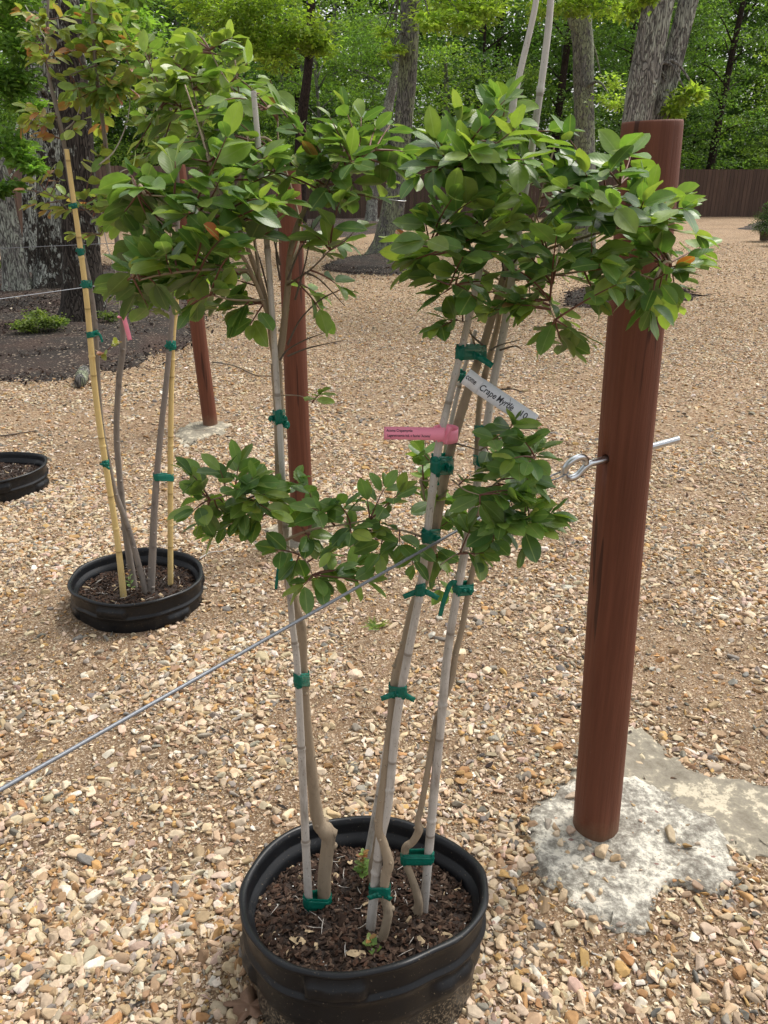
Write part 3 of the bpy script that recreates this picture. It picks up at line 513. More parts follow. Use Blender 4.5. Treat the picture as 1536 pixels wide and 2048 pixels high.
edge_tree('dark_trunked_tree', 'dark furrowed tree with flared base in the left mulch bed', [(168, 662, 130), (168, 620, 92), (165, 540, 76), (160, 400, 68), (153, 250, 62), (140, 100, 60), (128, -10, 60)], 9.6, M['bark_dark'],
          [(250, -30, 9, 50, 500), (240, 70, 10, 30, 260)], MAPLE, lsize=.09)
edge_tree('grey_tree', 'pale grey trunk leaning at the far left edge', [(30, 548, 50), (22, 480, 44), (8, 400, 40), (-8, 320, 38), (-34, 180, 36)], 12.2, M['bark_pale'], [], MAPLE, crown_top=False)
edge_tree('short_grey_tree', 'slim grey trunk close behind the lichen tree', [(66, 552, 52), (62, 470, 30), (58, 380, 26), (62, 280, 24), (60, 150, 22)], 14.5, M['bark_lichen'], [], MAPLE, crown_top=False)

# ------------------------------------------------------------ woods beyond the fence
def wood_proto(k, h, rad, n, pal, ls, seed):
    r = np.random.default_rng(seed); root = thing('forest_tree', (0, 0, 0), 'leafy green tree in the woods behind the brown fence', 'tree', 'trees in the woods')
    mb = MB(); lean = r.normal(0, .25, 2); top = Vector((lean[0]*2, lean[1]*2, h)); rt = .07+.10*r.uniform(); kk = [Vector((0, 0, -.1)), Vector((lean[0]*.4, lean[1]*.4, h*.3)), Vector((lean[0], lean[1], h*.6)), top]
    tube(mb, kk, [rt*1.3, rt, rt*.8, rt*.2], 8, 5, .06); cen, rd, per = [], [], []; br = MB(); nb = 17
    for j in range(nb):
        f = .10+.88*j/nb; z = h*f; a = j*2.4+r.uniform(0, 1); rr_ = rad*(1-.45*abs(f-.45)/.55)*r.uniform(.35, 1.0); c = Vector((math.cos(a)*rr_, math.sin(a)*rr_, z)); cen.append(tuple(c)); rd.append((rad*.38, rad*.38, rad*.22)); per.append(n//nb)
        s = Vector((lean[0]*f, lean[1]*f, z*.85)); tube(br, [s, (s+c)/2+Vector((0, 0, .15)), c], [.04, .025, .008], 5, 4, .1)
    mb.build('trunk', M['bark_grey' if k % 3 else 'bark_black'], root); br.build('branches', M['bark_grey' if k % 3 else 'bark_black'], root); cards('crown', cloud(cen, rd, per, ls, pal, .35, seed, .36), M['tree_leaf'], root, .6); return root
WP = [[(.11, .20, .05), (.085, .165, .04), (.14, .235, .06)], [(.17, .28, .065), (.145, .255, .06), (.21, .32, .075)], [(.22, .33, .075), (.26, .36, .085), (.17, .28, .065)], [(.07, .14, .04), (.095, .18, .05)], [(.16, .24, .05), (.23, .30, .065), (.13, .21, .05)]]
protos = [wood_proto(i, hgt, rad, n, WP[i], ls, 40+i) for i, (hgt, rad, n, ls) in enumerate([(11, 2.6, 8500, .13), (8, 2.3, 7500, .12), (6, 2.0, 5500, .12), (13, 3.0, 9500, .15), (5, 1.9, 4500, .11)])]
rr = random.Random(21); spots = []
for (y0, y1, dx, kinds) in ((36.5, 39, 2.9, (1, 2, 4, 2, 0)), (40.5, 44, 3.2, (0, 1, 2, 3, 1)), (46, 51, 3.6, (0, 3, 1, 3))):
    x = -.52*y0-2
    while x < .52*y1+2:
        spots.append((x+rr.uniform(-.7, .7), rr.uniform(y0, y1), kinds[rr.randrange(len(kinds))])); x += dx*rr.uniform(.8, 1.25)
WLAB = ['tall dark green tree in the woods behind the brown fence', 'mid green tree with layered sprays in the woods behind the fence', 'pale yellow green young tree in the woods behind the fence', 'tallest very dark tree deep in the woods behind the fence', 'low light green understory tree just behind the fence']
for p, l in zip(protos, WLAB): p['label'] = l
used = set()
for (x, y, k) in spots:
    src = protos[k]
    if k not in used: used.add(k); o = src
    else:
        o = src.copy(); C.objects.link(o)
        for ch in src.children: c = ch.copy(); C.objects.link(c); c.parent = o
    o.location = (x, y, .03); o.rotation_euler = (0, 0, rr.uniform(0, 6.28)); s = rr.uniform(.85, 1.2); o.scale = (s, s, s*rr.uniform(.9, 1.15))
for k, p in enumerate(protos):
    if k not in used: bpy.data.objects.remove(p)
for ch in [o for o in bpy.data.objects if o.name.startswith(('trunk', 'branches', 'crown'))]:
    if ch.parent is not None and ch.parent.get('group') == 'trees in the woods': ch.matrix_parent_inverse = Matrix.Identity(4)
# deep woods: one mass of foliage nobody could count
r = np.random.default_rng(77); K = 560; cen = np.stack([r.uniform(-44, 44, K), r.uniform(53, 66, K), r.uniform(.5, 19, K)], 1)
cards('distant_woods', cloud([tuple(c) for c in cen], [(4.6, 3.0, 2.6)]*K, [420]*K, .46, [(.09, .165, .045), (.12, .21, .055), (.16, .25, .065)], .5, 78, .4), M['tree_leaf'], None); props(bpy.data.objects['distant_woods'], kind='stuff')
mb = MB()
for k in range(60):
    x = r.uniform(-36, 36); y = r.uniform(52, 62); l_ = r.uniform(-.8, .8); tube(mb, [(x, y, 0), (x+l_*.5, y, 7), (x+l_, y, 15)], [.2, .15, .1], 7, 3, .08)
props(mb.build('distant_trunks', M['bark_grey']), kind='stuff')

# ============================================================ POTS
def pot(x, y, rad, zc, tilt, label, soil_label=None, seed=0, chips=3600, oval=1.0, rot=0):
    root = thing('nursery_pot', (x, y, 0), label, 'plant pot', 'black nursery pots'); NA = 192; Rr = rad
    # profile: (radius offset, z from rim, mud coordinate)
    prof = [(-.034, -.155, 1), (-.032, -.062, 1), (-.030, -.040, 1), (-.0185, -.036, 1), (-.0175, -.031, 1), (-.0165, -.014, 1), (-.0135, -.002, 1), (-.008, .001, 1), (-.002, .000, 1), (.001, -.004, 1), (.000, -.009, 1), (-.007, -.012, 1), (-.010, -.018, 1), (-.010, -.030, 1), (-.010, -.038, 1), (-.010, -.046, 1), (-.010, -.054, 1), (-.010, -.060, 1), (-.003, -.064, 1), (-.003, -.070, 1), (-.011, -.074, .95), (-.013, -.084, .9), (-.013, -.092, .86), (-.013, -.100, .8), (-.013, -.108, .75), (-.013, -.118, .7), (-.013, -.128, .68), (-.018, -.134, .6), (-.022, -.150, .5), (-.026, -.190, .3), (-.032, -.26, .0), (-.034, -.30, .0)]
    aa = np.arange(NA)/NA*2*PI; V, UV = [], []; rs = np.random.default_rng(seed); ph = rs.uniform(0, 6, 4)
    t_ = math.radians(tilt)
    for k, (dr, dz, mc) in enumerate(prof):
        lug = np.zeros(NA)
        if k >= 11:
            for j in range(6):
                a0 = rot+j*PI/3; dd = np.abs((aa-a0+PI) % (2*PI)-PI); w1 = np.clip((.25-dd)/.05, 0, 1); w1 = w1*w1*(3-2*w1)
                zz = -.042 if j % 2 == 0 else -.102; hz = math.exp(-((dz-zz)/.019)**6); lug = np.maximum(lug, w1*hz*.014*(1+.12*np.sin(aa*31+j)))
        rr_ = Rr+dr+lug+.006*np.sin(aa*2+ph[0])+.0045*np.sin(aa*3+ph[1])+.0012*np.sin(aa*13+ph[2])*(k > 7)+.0016*np.sin(aa*7+ph[2])
        lx = np.cos(aa)*rr_; ly = np.sin(aa)*rr_*oval; lz = dz+(.006*np.sin(aa*2+ph[3])+.003*np.sin(aa*5+ph[1]))*(1 if dz > -.08 else .4)
        V.append(np.stack([lx, ly*math.cos(t_)+lz*math.sin(t_), zc+lz*math.cos(t_)-ly*math.sin(t_)], 1)); UV.append(np.stack([aa/2/PI, np.full(NA, mc)], 1))
    n = len(prof); V = np.concatenate(V); k = np.arange(n-1)[:, None]*NA; j = np.arange(NA)[None]; j2 = (j+1) % NA; F = np.stack([k+j, k+j2, k+NA+j2, k+NA+j], -1).reshape(-1, 4)
    V[:, 0] += x; V[:, 1] += y
    link('pot_wall', mesh_np('pot_wall', V, F, True, uv=np.concatenate(UV)), M['pot'], root)
    # bark potting mix
    sr = Rr-.024; hs_ = .060; rings = 16; Vs = [(0, 0, 0)]; 
    for q in range(1, rings+1):
        f = q/rings
        for a in range(60):
            th2 = a/60*2*PI; Vs.append((math.cos(th2)*sr*f, math.sin(th2)*sr*f*oval, (vnoise(math.cos(th2)*f*4+seed, math.sin(th2)*f*4, 3)-.5)*.02-.006*f))
    Vs = np.array(Vs); tri = [(0, 1+a, 1+(a+1) % 60) for a in range(60)]; qd = [(1+(q-1)*60+a, 1+q*60+a, 1+q*60+(a+1) % 60, 1+(q-1)*60+(a+1) % 60) for q in range(1, rings) for a in range(60)]
    tp = lambda A: np.stack([A[:, 0]+x, A[:, 1]*math.cos(t_)+(A[:, 2]-hs_)*math.sin(t_)+y, zc+(A[:, 2]-hs_)*math.cos(t_)-A[:, 1]*math.sin(t_)], 1)
    so = link('potting_mix', mesh_np('potting_mix', tp(Vs), [np.array(qd), np.array(tri)]), M['soil'], root)
    th2 = rs.uniform(0, 2*PI, chips); f = np.sqrt(rs.uniform(0, 1, chips))*.985; cx_, cy_ = np.cos(th2)*f*sr, np.sin(th2)*f*sr*oval; cz = (vnoise(np.cos(th2)*f*4+seed, np.sin(th2)*f*4, 3)-.5)*.02-.006*f+rs.uniform(.0, .006, chips)
    sz = rs.uniform(.008, .021, chips)*rs.uniform(.6, 1.1, chips); cp = np.array([(.060, .036, .026), (.036, .022, .016), (.085, .054, .038), (.022, .014, .010), (.115, .078, .056), (.075, .040, .026)])
    cc = cp[rs.integers(0, len(cp), chips)]*rs.uniform(.7, 1.2, (chips, 1)); pr = rs.uniform(0, 1, chips); cc[pr > .985] = (.42, .32, .20); sz[pr > .985] *= 1.5
    pe = pr < .025; cc[pe] = (.75, .74, .70); sz[pe] = .0035; cz[pe] += .004
    Vv, Ff, Cc = merge([scatter(tp(np.stack([cx_, cy_, cz], 1)), sz, cc, H_chip, .45, rs, (1.3, .85, .75))]); link('bark_chips', mesh_np('bark_chips', Vv, Ff, False, Cc), M['chip'], root)['kind'] = 'stuff'
    mb = MB()
    for q in range(26):
        a = rs.uniform(0, 6.28); f = math.sqrt(rs.uniform(0, 1))*.85*sr; c = np.array([[math.cos(a)*f, math.sin(a)*f, .011]]); c = tp(c)[0]; L = rs.uniform(.012, .05); d = rs.uniform(0, 6.28); dv = np.array([math.cos(d), math.sin(d), rs.uniform(-.1, .2)])*L; tube(mb, [c-dv/2, c+rs.normal(0, .003, 3), c+dv/2], [.0006, .0009, .0005], 4, 3)
    mb.build('straw_bits', M['cane_grey'], root); return root
H_chip = hulls(14, 9, .38, 9)
pot(POT1[0], POT1[1], .258, POT1[3], 9.5, 'large black nursery pot in the foreground holding bamboo staked crape myrtle stems', seed=3, oval=.97, rot=-1.75)
pot(POT2[0], POT2[1], .256, POT2[3], 0, 'black nursery pot on the left holding stems tied to yellow bamboo', seed=8, chips=1800, rot=.4)
pot(POT3[0], POT3[1], .272, POT3[3], 0, 'black nursery pot cut off by the left edge of the yard', seed=12, chips=1200, rot=1.0)

# ============================================================ POSTS, CABLES
def wood_post(i, label, tiltx=0, tilty=0):
    g, r0, h = POSTS[i]; root = thing('wooden_post', (g.x, g.y, 0), label, 'post', 'red brown stained posts'); mb = MB(); zz = [-.05]+list(np.linspace(0, h-.012, 22))+[h-.004, h]
    def rr_(k): return r0*(1-.035*k/h)
    pth = np.array([(g.x+tiltx*z+.0015*math.sin(z*5+i), g.y+tilty*z, z) for z in zz]); rd = np.array([rr_(z)*(1.0 if z < h-.006 else (.995 if z < h-.001 else .975)) for z in zz])
    tube(mb, None, None, 64, path=(pth, rd), fn=lambda r, a, L, t: r*(1+.008*np.sin(a*2+L*1.2)+.004*np.sin(a*5+L*3)+.003*np.sin(a*9-L*2))); 
    return root, mb.build('post_body', M['post'], root)
p1root, p1 = wood_post(0, 'tall red brown round post at right with the steel eye bolt through it', -.036)
wood_post(1, 'red brown post standing in the middle behind the left stem')
wood_post(2, 'farthest red brown post beyond the left pot', -.042)
pg = POSTS[0][0]; zc = 1.035; u = Vector((-.86, -.50, -.045)).normalized(); pc = Vector((pg.x-.036*zc, pg.y, zc+.01))
# drill the hole
mb = MB(); tube(mb, [pc-u*.3+Vector((0, 0, .002)), pc+u*.3+Vector((0, 0, .002))], [.0105, .0105], 20, 3); cut = mb.build('cutter', M['red_hole'])
md = p1.modifiers.new('hole', 'BOOLEAN'); md.operation = 'DIFFERENCE'; md.object = cut; md.solver = 'EXACT'
bpy.context.view_layer.update(); dg = bpy.context.evaluated_depsgraph_get(); me2 = bpy.data.meshes.new_from_object(p1.evaluated_get(dg)); p1.modifiers.clear(); p1.data = me2; bpy.data.objects.remove(cut)
# eye bolt
eb = thing('eye_bolt', pc, 'shiny steel eye bolt running through the tall right post', 'bolt'); mb = MB(); r_ = .0074; neck = pc+u*.108
side = Vector((0, 0, 1)); ud = (Vector((0, 0, 1))+Vector((.30, -.52, 0))*.55).normalized(); ud = (ud-u*ud.dot(u)).normalized(); c0 = neck+u*.034; ring = []
dd = (u).normalized()
for k in range(27):
    a = math.radians(150-k*(300/26)); ring.append(c0+dd*(-math.cos(a+PI)*-.0)+dd*(.021*math.cos(a)*-1*-1)+ud*(.0225*math.sin(a)))
ring = [c0+dd*(.028*math.cos(math.radians(170)-math.radians(k*316/26)))+ud*(.0265*math.sin(math.radians(170)-math.radians(k*316/26))) for k in range(27)]
ringp = ring+[neck+u*-.004+ud*-.001, pc+u*.075]
tube(mb, ringp+[pc-u*.052], [r_]*(len(ringp)+1), 16, 4); mb.build('eye', M['steel'], eb)
mb = MB(); tube(mb, None, None, 16, path=(np.array([pc-u*(.05+.0006*k) for k in range(185)]), np.full(185, r_*.97)), fn=lambda r, a, L, t: r*(1+.10*np.sin(L*2*PI/.0016*.4+a))); mb.build('threaded_end', M['steel'], eb)
# cables
def cable(name, label, pts, r0, mat=M['cable'], strands=6):
    pts = [Vector(p) for p in pts]; L = sum((b_-a).length for a, b_ in zip(pts[:-1], pts[1:])); n = int(min(1500, L/.0022)); A = []; 
    for a, b_ in zip(pts[:-1], pts[1:]):
        k = max(2, int(n*(b_-a).length/L)); A += [a.lerp(b_, q/k) for q in range(k)]
    A.append(pts[-1]); A = np.array(A); mb = MB(); tube(mb, None, None, 24, path=(A, np.full(len(A), r0)), fn=lambda r, a, L_, t: r*(.86+.20*np.abs(np.sin(strands/2*(a-L_*2*PI/.035)))))
    o = mb.build('strand', mat); return o
ez = c0+dd*.026+ud*-.006; kn = ez+u*.052+Vector((0, 0, -.006)); end = P(0, 1580, .655); dirc = (end-kn).normalized(); end2 = end+dirc*1.6
cb = thing('steel_cable', kn, 'galvanised steel cable running from the eye bolt across the front stems', 'cable', 'trellis cables')
o = cable('strand', '', [kn, end, end2], .0024); o.parent = cb; o.matrix_parent_inverse = Matrix.Translation(kn).inverted()
mb = MB(); s1 = u.cross(Vector((0, 0, 1))).normalized()
for sg in (1, -1): tube(mb, [kn, kn.lerp(ez, .5)+s1*.005*sg+Vector((0, 0, .003*sg)), ez+s1*.007*sg, ez-u*.006+s1*.004*sg], [.0016]*4, 8, 5)
tube(mb, [ez-u*.006+s1*.004, ez-u*.009, ez-u*.006-s1*.004], [.0016]*3, 8, 5); mb.build('loop', M['cable'], cb)
mb = MB(); ax = dirc
b1 = ax.orthogonal().normalized(); b2 = ax.cross(b1)
for q, (o_, rr_, n_) in enumerate(((-.008, .0100, 3), (.004, .0115, 3), (.014, .0090, 2))):
    tube(mb, [kn+ax*(o_+.004*k/12*1.0)+(b1*math.cos(k/12*2*PI+q)+b2*math.sin(k/12*2*PI+q))*rr_*(1+.1*math.sin(k)) for k in range(12*n_)], [.0024]*(12*n_), 7, 2)
for a in (0.4, 2.3, 4.4): tube(mb, [kn+ax*.0+(b1*math.cos(a)+b2*math.sin(a))*.005, kn+ax*.020+(b1*math.cos(a)+b2*math.sin(a))*.007, kn+ax*.036+(b1*math.cos(a)+b2*math.sin(a))*.009], [.0017, .0017, .0013], 7, 4)
mb.build('wire_knot', M['steel'], cb)
g3 = POSTS[2][0]; A_ = Vector((g3.x-.05, g3.y, 1.015)); B_ = P(0, 598, 4.15); B_ = B_+(B_-A_)*.8
o = cable('steel_cable', '', [A_, B_], .0021); o.name = 'steel_cable'; props(o, 'thin steel cable running left from the farthest post past the yellow bamboo', 'cable', 'trellis cables')
A_ = Vector((g3.x-.05, g3.y+.02, 1.215)); B_ = P(0, 497, 5.8); B_ = B_+(B_-A_)*.8
o = cable('steel_cable', '', [A_, B_], .0021); o.name = 'steel_cable'; props(o, 'higher thin steel cable crossing in front of the lichen tree', 'cable', 'trellis cables')
mb = MB(); oc = P(786, 398, 18.3); tube(mb, [oc+Vector((math.cos(a)*.27, math.sin(a)*.27, .04*math.cos(a+PI*.1)*-1)) for a in np.linspace(0, 2*PI, 30)], [.012]*30, 6, 2); props(mb.build('wire_collar', M['steel']), 'thin pale wire wrapped around the centre oak', 'wire')

# ============================================================ CANES
def cane(label, pts, mat, nodes=.23, group='bamboo stakes'):
    pp = [Vector(p[0]) for p in pts]; rd = [p[1] for p in pts]; root_name = 'bamboo_stake'
    Pp, Rr = smooth_path(pp, rd, 40); seg = np.concatenate([[0], np.cumsum(np.linalg.norm(np.diff(Pp, axis=0), axis=1))]); n = int(seg[-1]/.0035); s = np.linspace(0, seg[-1], n)
    Pp = np.stack([np.interp(s, seg, Pp[:, k]) for k in range(3)], 1); Rr = np.interp(s, seg, Rr); fr = (s/nodes+.5) % 1-.5; Rr = Rr*(1+.22*np.exp(-(fr*nodes/.0035)**2)-.03*np.exp(-((fr*nodes-.008)/.006)**2))
    mb = MB(); tube(mb, None, None, 14, path=(Pp, Rr)); o = mb.build(root_name, mat); return props(o, label, 'bamboo stake', group)
SOIL = .155
def gb(x, y, z=SOIL): return G(x, y, z)
def ys_path(pts, z0, Ytop, ybase_px=None):
    """pixel trace -> world: base on soil, distance easing to Ytop at the top"""
    b_ = G(pts[0][0], pts[0][1], z0); n = len(pts); y0, y1 = pts[0][1], pts[-1][1]; out_ = []
    for (x, y, w_) in pts:
        f = (y0-y)/(y0-y1); p = P(x, y, b_.y*(1-f)+Ytop*f); out_.append((p, R(w_, p)))
    p0, r0 = out_[0]; out_[0] = (p0, r0); out_.insert(0, (p0-(out_[1][0]-p0).normalized()*.04, r0)); return out_
S1 = ys_path([(618, 1822, 17), (606, 1570, 16), (595, 1340, 14), (583, 1230, 13), (568, 1000, 12), (556, 800, 12), (535, 500, 12), (507, 182, 11)], SOIL, 1.325)
S2 = ys_path([(740, 1868, 20), (759, 1690, 19), (776, 1608, 18), (793, 1442, 17), (816, 1309, 17), (841, 1176, 16), (860, 1020, 16), (876, 900, 16), (891, 830, 15), (926, 687, 14), (948, 590, 14), (990, 400, 13), (1030, 190, 13), (1066, 35, 12), (1076, -30, 12)], SOIL, 1.36)
S2b = ys_path([(733, 1722, 14), (752, 1620, 14), (772, 1500, 13), (795, 1360, 10), (835, 1190, 9), (880, 960, 9), (912, 800, 9), (934, 720, 8), (952, 660, 8)], SOIL, 1.42)
S3 = ys_path([(848, 1818, 17), (858, 1700, 18), (866, 1608, 18), (882, 1442, 18), (895, 1309, 17), (913, 1191, 16), (930, 1100, 17), (964, 912, 16), (987, 765, 16), (1011, 642, 16), (1035, 480, 15), (1070, 255, 14), (1094, 80, 14), (1104, -30, 14)], SOIL, 1.44)
cane('grey weathered bamboo stake beside the left stem in the front pot', S1, M['cane_grey']); cane('grey bamboo stake in front of the middle stem, leaning to the frame top', S2, M['cane_grey'], .2)
cane('thin grey bamboo stake hidden behind the middle stem', S2b, M['cane_grey'], .26); cane('grey bamboo stake beside the right stem, thickest at its top', S3, M['cane_grey'], .27)
SA = ys_path([(247, 1190, 13), (232, 1060, 12), (195, 820, 12), (170, 570, 11), (133, 298, 9)], .068, POT2[1]-.12)
SB = ys_path([(341, 1166, 11), (341, 900, 11), (345, 700, 10), (352, 610, 10), (358, 500, 10)], .068, POT2[1]+.02)
cane('bright yellow bamboo stake leaning left in the left pot', SA, M['cane_yellow'], .33); cane('upright yellow bamboo stake at the right side of the left pot', SB, M['cane_yellow'], .33)

# ============================================================ CRAPE MYRTLES
def buds(mb, pts):
    pp, rr_ = smooth_path([p for p, _ in pts], [r for _, r in pts], 7); L = 0; nxt = .06
    for a, b_, r in zip(pp[:-1], pp[1:], rr_):
        L += np.linalg.norm(b_-a)
        if L > nxt:
            nxt = L+random.uniform(.035, .09); an = random.uniform(0, 6.28); d = Vector((math.cos(an), math.sin(an), .35)); p = Vector(a); q = random.uniform(.25, .5)
            tube(mb, [p+d*r*.6, p+d*r*1.12, p+d*r*1.35], [r*q*1.3, r*q, r*q*.45], 7, 2, .15)
def stem(parent, pts, mat, nm='stem', knobs=()):
    mb = MB(); tube(mb, [p for p, _ in pts], [r for _, r in pts], 14, 7, .05); 
    buds(mb, pts)
    for (i, off) in knobs: p, r = pts[i]; tube(mb, [p, p+Vector(off)], [r*.9, r*.55], 10, 2)
    return mb.build(nm, mat, parent)
T1 = ys_path([(648, 1805, 26), (650, 1740, 28), (657, 1680, 28), (652, 1662, 34), (636, 1640, 27), (625, 1560, 24), (612, 1450, 23), (605, 1340, 22), (603, 1260, 21), (590, 1215, 23), (577, 1150, 21), (568, 1080, 20), (562, 1000, 20), (559, 900, 20), (558, 820, 21), (554, 760, 22), (553, 728, 24)], SOIL, 1.36)
yt = T1[-1][0].y
def path_at(pts, Y0, Y1): 
    n = len(pts); return [(P(x, y, Y0+(Y1-Y0)*i/(n-1)), R(w_, P(x, y, Y0+(Y1-Y0)*i/(n-1)))) for i, (x, y, w_) in enumerate(pts)]
T1a = path_at([(553, 728, 17), (545, 680, 15), (540, 640, 14), (528, 590, 12), (512, 540, 11), (488, 480, 8), (455, 410, 6)], yt, 1.30)
T1b = path_at([(553, 728, 17), (563, 690, 15), (569, 640, 14), (576, 570, 13), (580, 510, 12), (592, 455, 9), (620, 400, 8), (660, 345, 6), (700, 300, 4)], yt, 1.38)
T2 = ys_path([(762, 1888, 20), (773, 1846, 19), (776, 1820, 20), (769, 1790, 19), (771, 1752, 20), (777, 1726, 22), (768, 1690, 18), (758, 1650, 18), (769, 1556, 17), (780, 1461, 17), (791, 1351, 18), (808, 1298, 19), (826, 1214, 17), (848, 1165, 16), (862, 1110, 17), (877, 1024, 18), (897, 920, 18), (924, 820, 19), (952, 735, 17), (978, 655, 16), (1005, 560, 14), (1025, 480, 12), (1030, 400, 9), (1020, 320, 7)], SOIL, 1.44)
T2c = ys_path([(746, 1768, 16), (746, 1735, 19), (752, 1700, 16), (758, 1655, 14), (766, 1600, 12)], SOIL, 1.33)
T3 = ys_path([(834, 1830, 20), (837, 1801, 18), (824, 1757, 15), (811, 1723, 15), (811, 1696, 16), (826, 1683, 15), (838, 1660, 17), (836, 1640, 13), (845, 1600, 12), (866, 1480, 13), (875, 1435, 12), (903, 1359, 13), (911, 1309, 13), (925, 1252, 12), (938, 1176, 12), (953, 1100, 12), (955, 1000, 10), (954, 900, 11), (960, 800, 12), (975, 730, 13), (994, 655, 11), (1003, 600, 10), (1025, 520, 9), (1050, 430, 6)], SOIL, 1.45)
ft = thing('crape_myrtle', (POT1[0], POT1[1], .15), 'staked three stemmed crape myrtle with two round leafy crowns in the foreground pot', 'shrub')
def build_stems(root, lst, mat): 
    for s in lst: stem(root, s, mat)
mb = MB()
for s in (T1, T1a, T1b): tube(mb, [p for p, _ in s], [r for _, r in s], 14, 7, .05); buds(mb, s)
pK = P(672, 1668, T1[4][0].y); tube(mb, [T1[4][0], pK], [R(26, pK), R(19, pK)], 10, 3, .1); pk = P(633, 1655, T1[4][0].y-.014); tube(mb, [T1[5][0], pk], [R(12, pk), R(9, pk)], 8, 2)
mb.build('stem', M['stem'], ft); stem(ft, T2, M['stem']); stem(ft, T2c, M['stem'], 'stem'); stem(ft, T3, M['stem'])
DARKG = [(.095, .19, .048), (.11, .21, .056), (.078, .16, .042), (.125, .225, .06)]; MIDG = [(.145, .25, .062), (.165, .275, .07), (.18, .27, .058)]; LITE = [(.24, .34, .075), (.22, .31, .066), (.29, .37, .09)]; RUST = [(.30, .09, .03), (.35, .16, .05), (.24, .12, .04)]
def pick(mix): 
    q = random.random(); a = 0
    for pal, w_ in mix:
        a += w_
        if q < a: c = random.choice(pal); k = random.uniform(.82, 1.2); return tuple(x*k for x in c)
    return random.choice(mix[0][0])
def twig(lv, tw, start, tip, size, mix, tipmix, gap=.026, first=.35, r0=.0018, width=(.50, .60), term=True, up=.12):
    start, tip = Vector(start), Vector(tip); d = tip-start; L = d.length
    if L < .01: return
    ctrl = start.lerp(tip, .5)+Vector((0, 0, up*L*random.uniform(-.2, 1)))+rdir()*L*.06
    def B(t): return start*(1-t)**2+ctrl*2*t*(1-t)+tip*t*t
    tube(tw, [B(t) for t in (0, .25, .5, .75, 1)], [r0, r0*.85, r0*.7, r0*.55, r0*.35], 5, 2); n = max(2, int(L*(1-first)/gap)); roll = random.uniform(-.5, .5)
    for i in range(n):
        t = first+(1-first)*(i+.4)/n; p = B(t); T = (B(min(1, t+.03))-B(t-.03)).normalized(); sd = T.cross(Vector((0, 0, 1)))
        if sd.length < .25: sd = T.cross(Vector((math.cos(i*2.), math.sin(i*2.), 0)))
        sd.normalize(); upv = sd.cross(T); 
        for sg in (1, -1):
            if random.random() < .10: continue
            a = roll+random.uniform(-.45, .45); side = (sd*math.cos(a)+upv*math.sin(a))*sg; dv = (T*random.uniform(.45, 1.0)+side*random.uniform(.7, 1.1)+Vector((0, 0, random.uniform(-.50, .15)))).normalized()
            nv = (Vector((0, 0, .9))+Vector((T.x, T.y, 0))*.6+rdir()*.45+side*random.uniform(-.3, .45)); s = size*random.uniform(.72, 1.12)*(1-.25*(t-first)); p2 = p+T*random.uniform(-.005, .005)
            lv.add(p2+dv*.003, dv, nv, s, pick(tipmix if t > .82 else mix), random.uniform(*width))
    if term:
        T = (tip-B(.9)).normalized()
        for q in range(random.choice((1, 2, 2, 3))): lv.add(tip, T+rdir()*.55, Vector((0, 0, 1))+rdir()*.5, size*random.uniform(.55, .9), pick(tipmix), random.uniform(.42, .5))
def nearest(c, skeleton, rise=.0):
    return min(skeleton, key=lambda s: (s-c).length+max(0, s.z-c.z)*.7)
def crown(root, hub_paths, tips, Y0, dY, size, mix, tipmix, extra, maxlen=.17, gap=.026, mat='leaf', twm='twig', front=0.0, first=.3):
    """hub_paths: list of pixel polylines (woody branches); tips: pixel tip list"""
    br = MB(); skel = []
    for pts in hub_paths:
        pa = [(P(x, y, Yq), R(w_, P(x, y, Yq))) for x, y, Yq, w_ in pts]; pp, rr_ = smooth_path([p for p, _ in pa], [r for _, r in pa], 6); tube(br, None, None, 8, path=(pp, rr_)); skel += [Vector(p) for p in pp[2:]]
    lv, tw = Leaves(), MB()
    tp = [(x, y, Y0+random.uniform(-dY, dY)*.8+front) for x, y in tips]; allp = list(tp); ex = []
    for k in range(extra):
        a, b_, c = random.sample(tp, 3); u1, u2 = sorted((random.random(), random.random())); x = a[0]*u1+b_[0]*(u2-u1)+c[0]*(1-u2); y = a[1]*u1+b_[1]*(u2-u1)+c[1]*(1-u2)
        if k % 3: cx0 = sum(t[0] for t in tp)/len(tp); cy0 = sum(t[1] for t in tp)/len(tp); q_ = random.uniform(.0, .30) if k % 3 == 1 else random.uniform(.25, .75); x = a[0]+(cx0-a[0])*q_; y = a[1]+(cy0-a[1])*q_
        elif math.hypot(a[0]-b_[0], a[1]-b_[1]) > 170: continue
        else: x = (a[0]+b_[0])/2; y = (a[1]+b_[1])/2
        ex.append((x+random.gauss(0, 10), y+random.gauss(0, 10), Y0+random.uniform(-dY, dY)*1.25))
    for (x, y, Yq) in tp+ex:
        tip = P(x, y, Yq); s = nearest(tip, skel); d = tip-s
        if d.length > maxlen: # intermediate woody twig
            mid = s.lerp(tip, 1-maxlen*.8/d.length)+Vector((0, 0, .01)); tube(br, [s, s.lerp(mid, .5)+Vector((0, 0, .012)), mid], [.0028, .0023, .0018], 6, 3); skel.append(mid); skel.append(s.lerp(mid, .5)); s = mid
        twig(lv, tw, s, tip, size, mix, tipmix, gap, first)
    br.build('branches', M['stem' if mat == 'leaf' else 'stem_grey'], root); tw.build('twigs', M[twm], root); o = lv.build('foliage', M[mat], root); return len(lv.p)
MIX = [(DARKG, .55), (MIDG, .38), (LITE, .07)]; TIP = [(DARKG, .12), (MIDG, .45), (LITE, .405), (RUST, .015)]
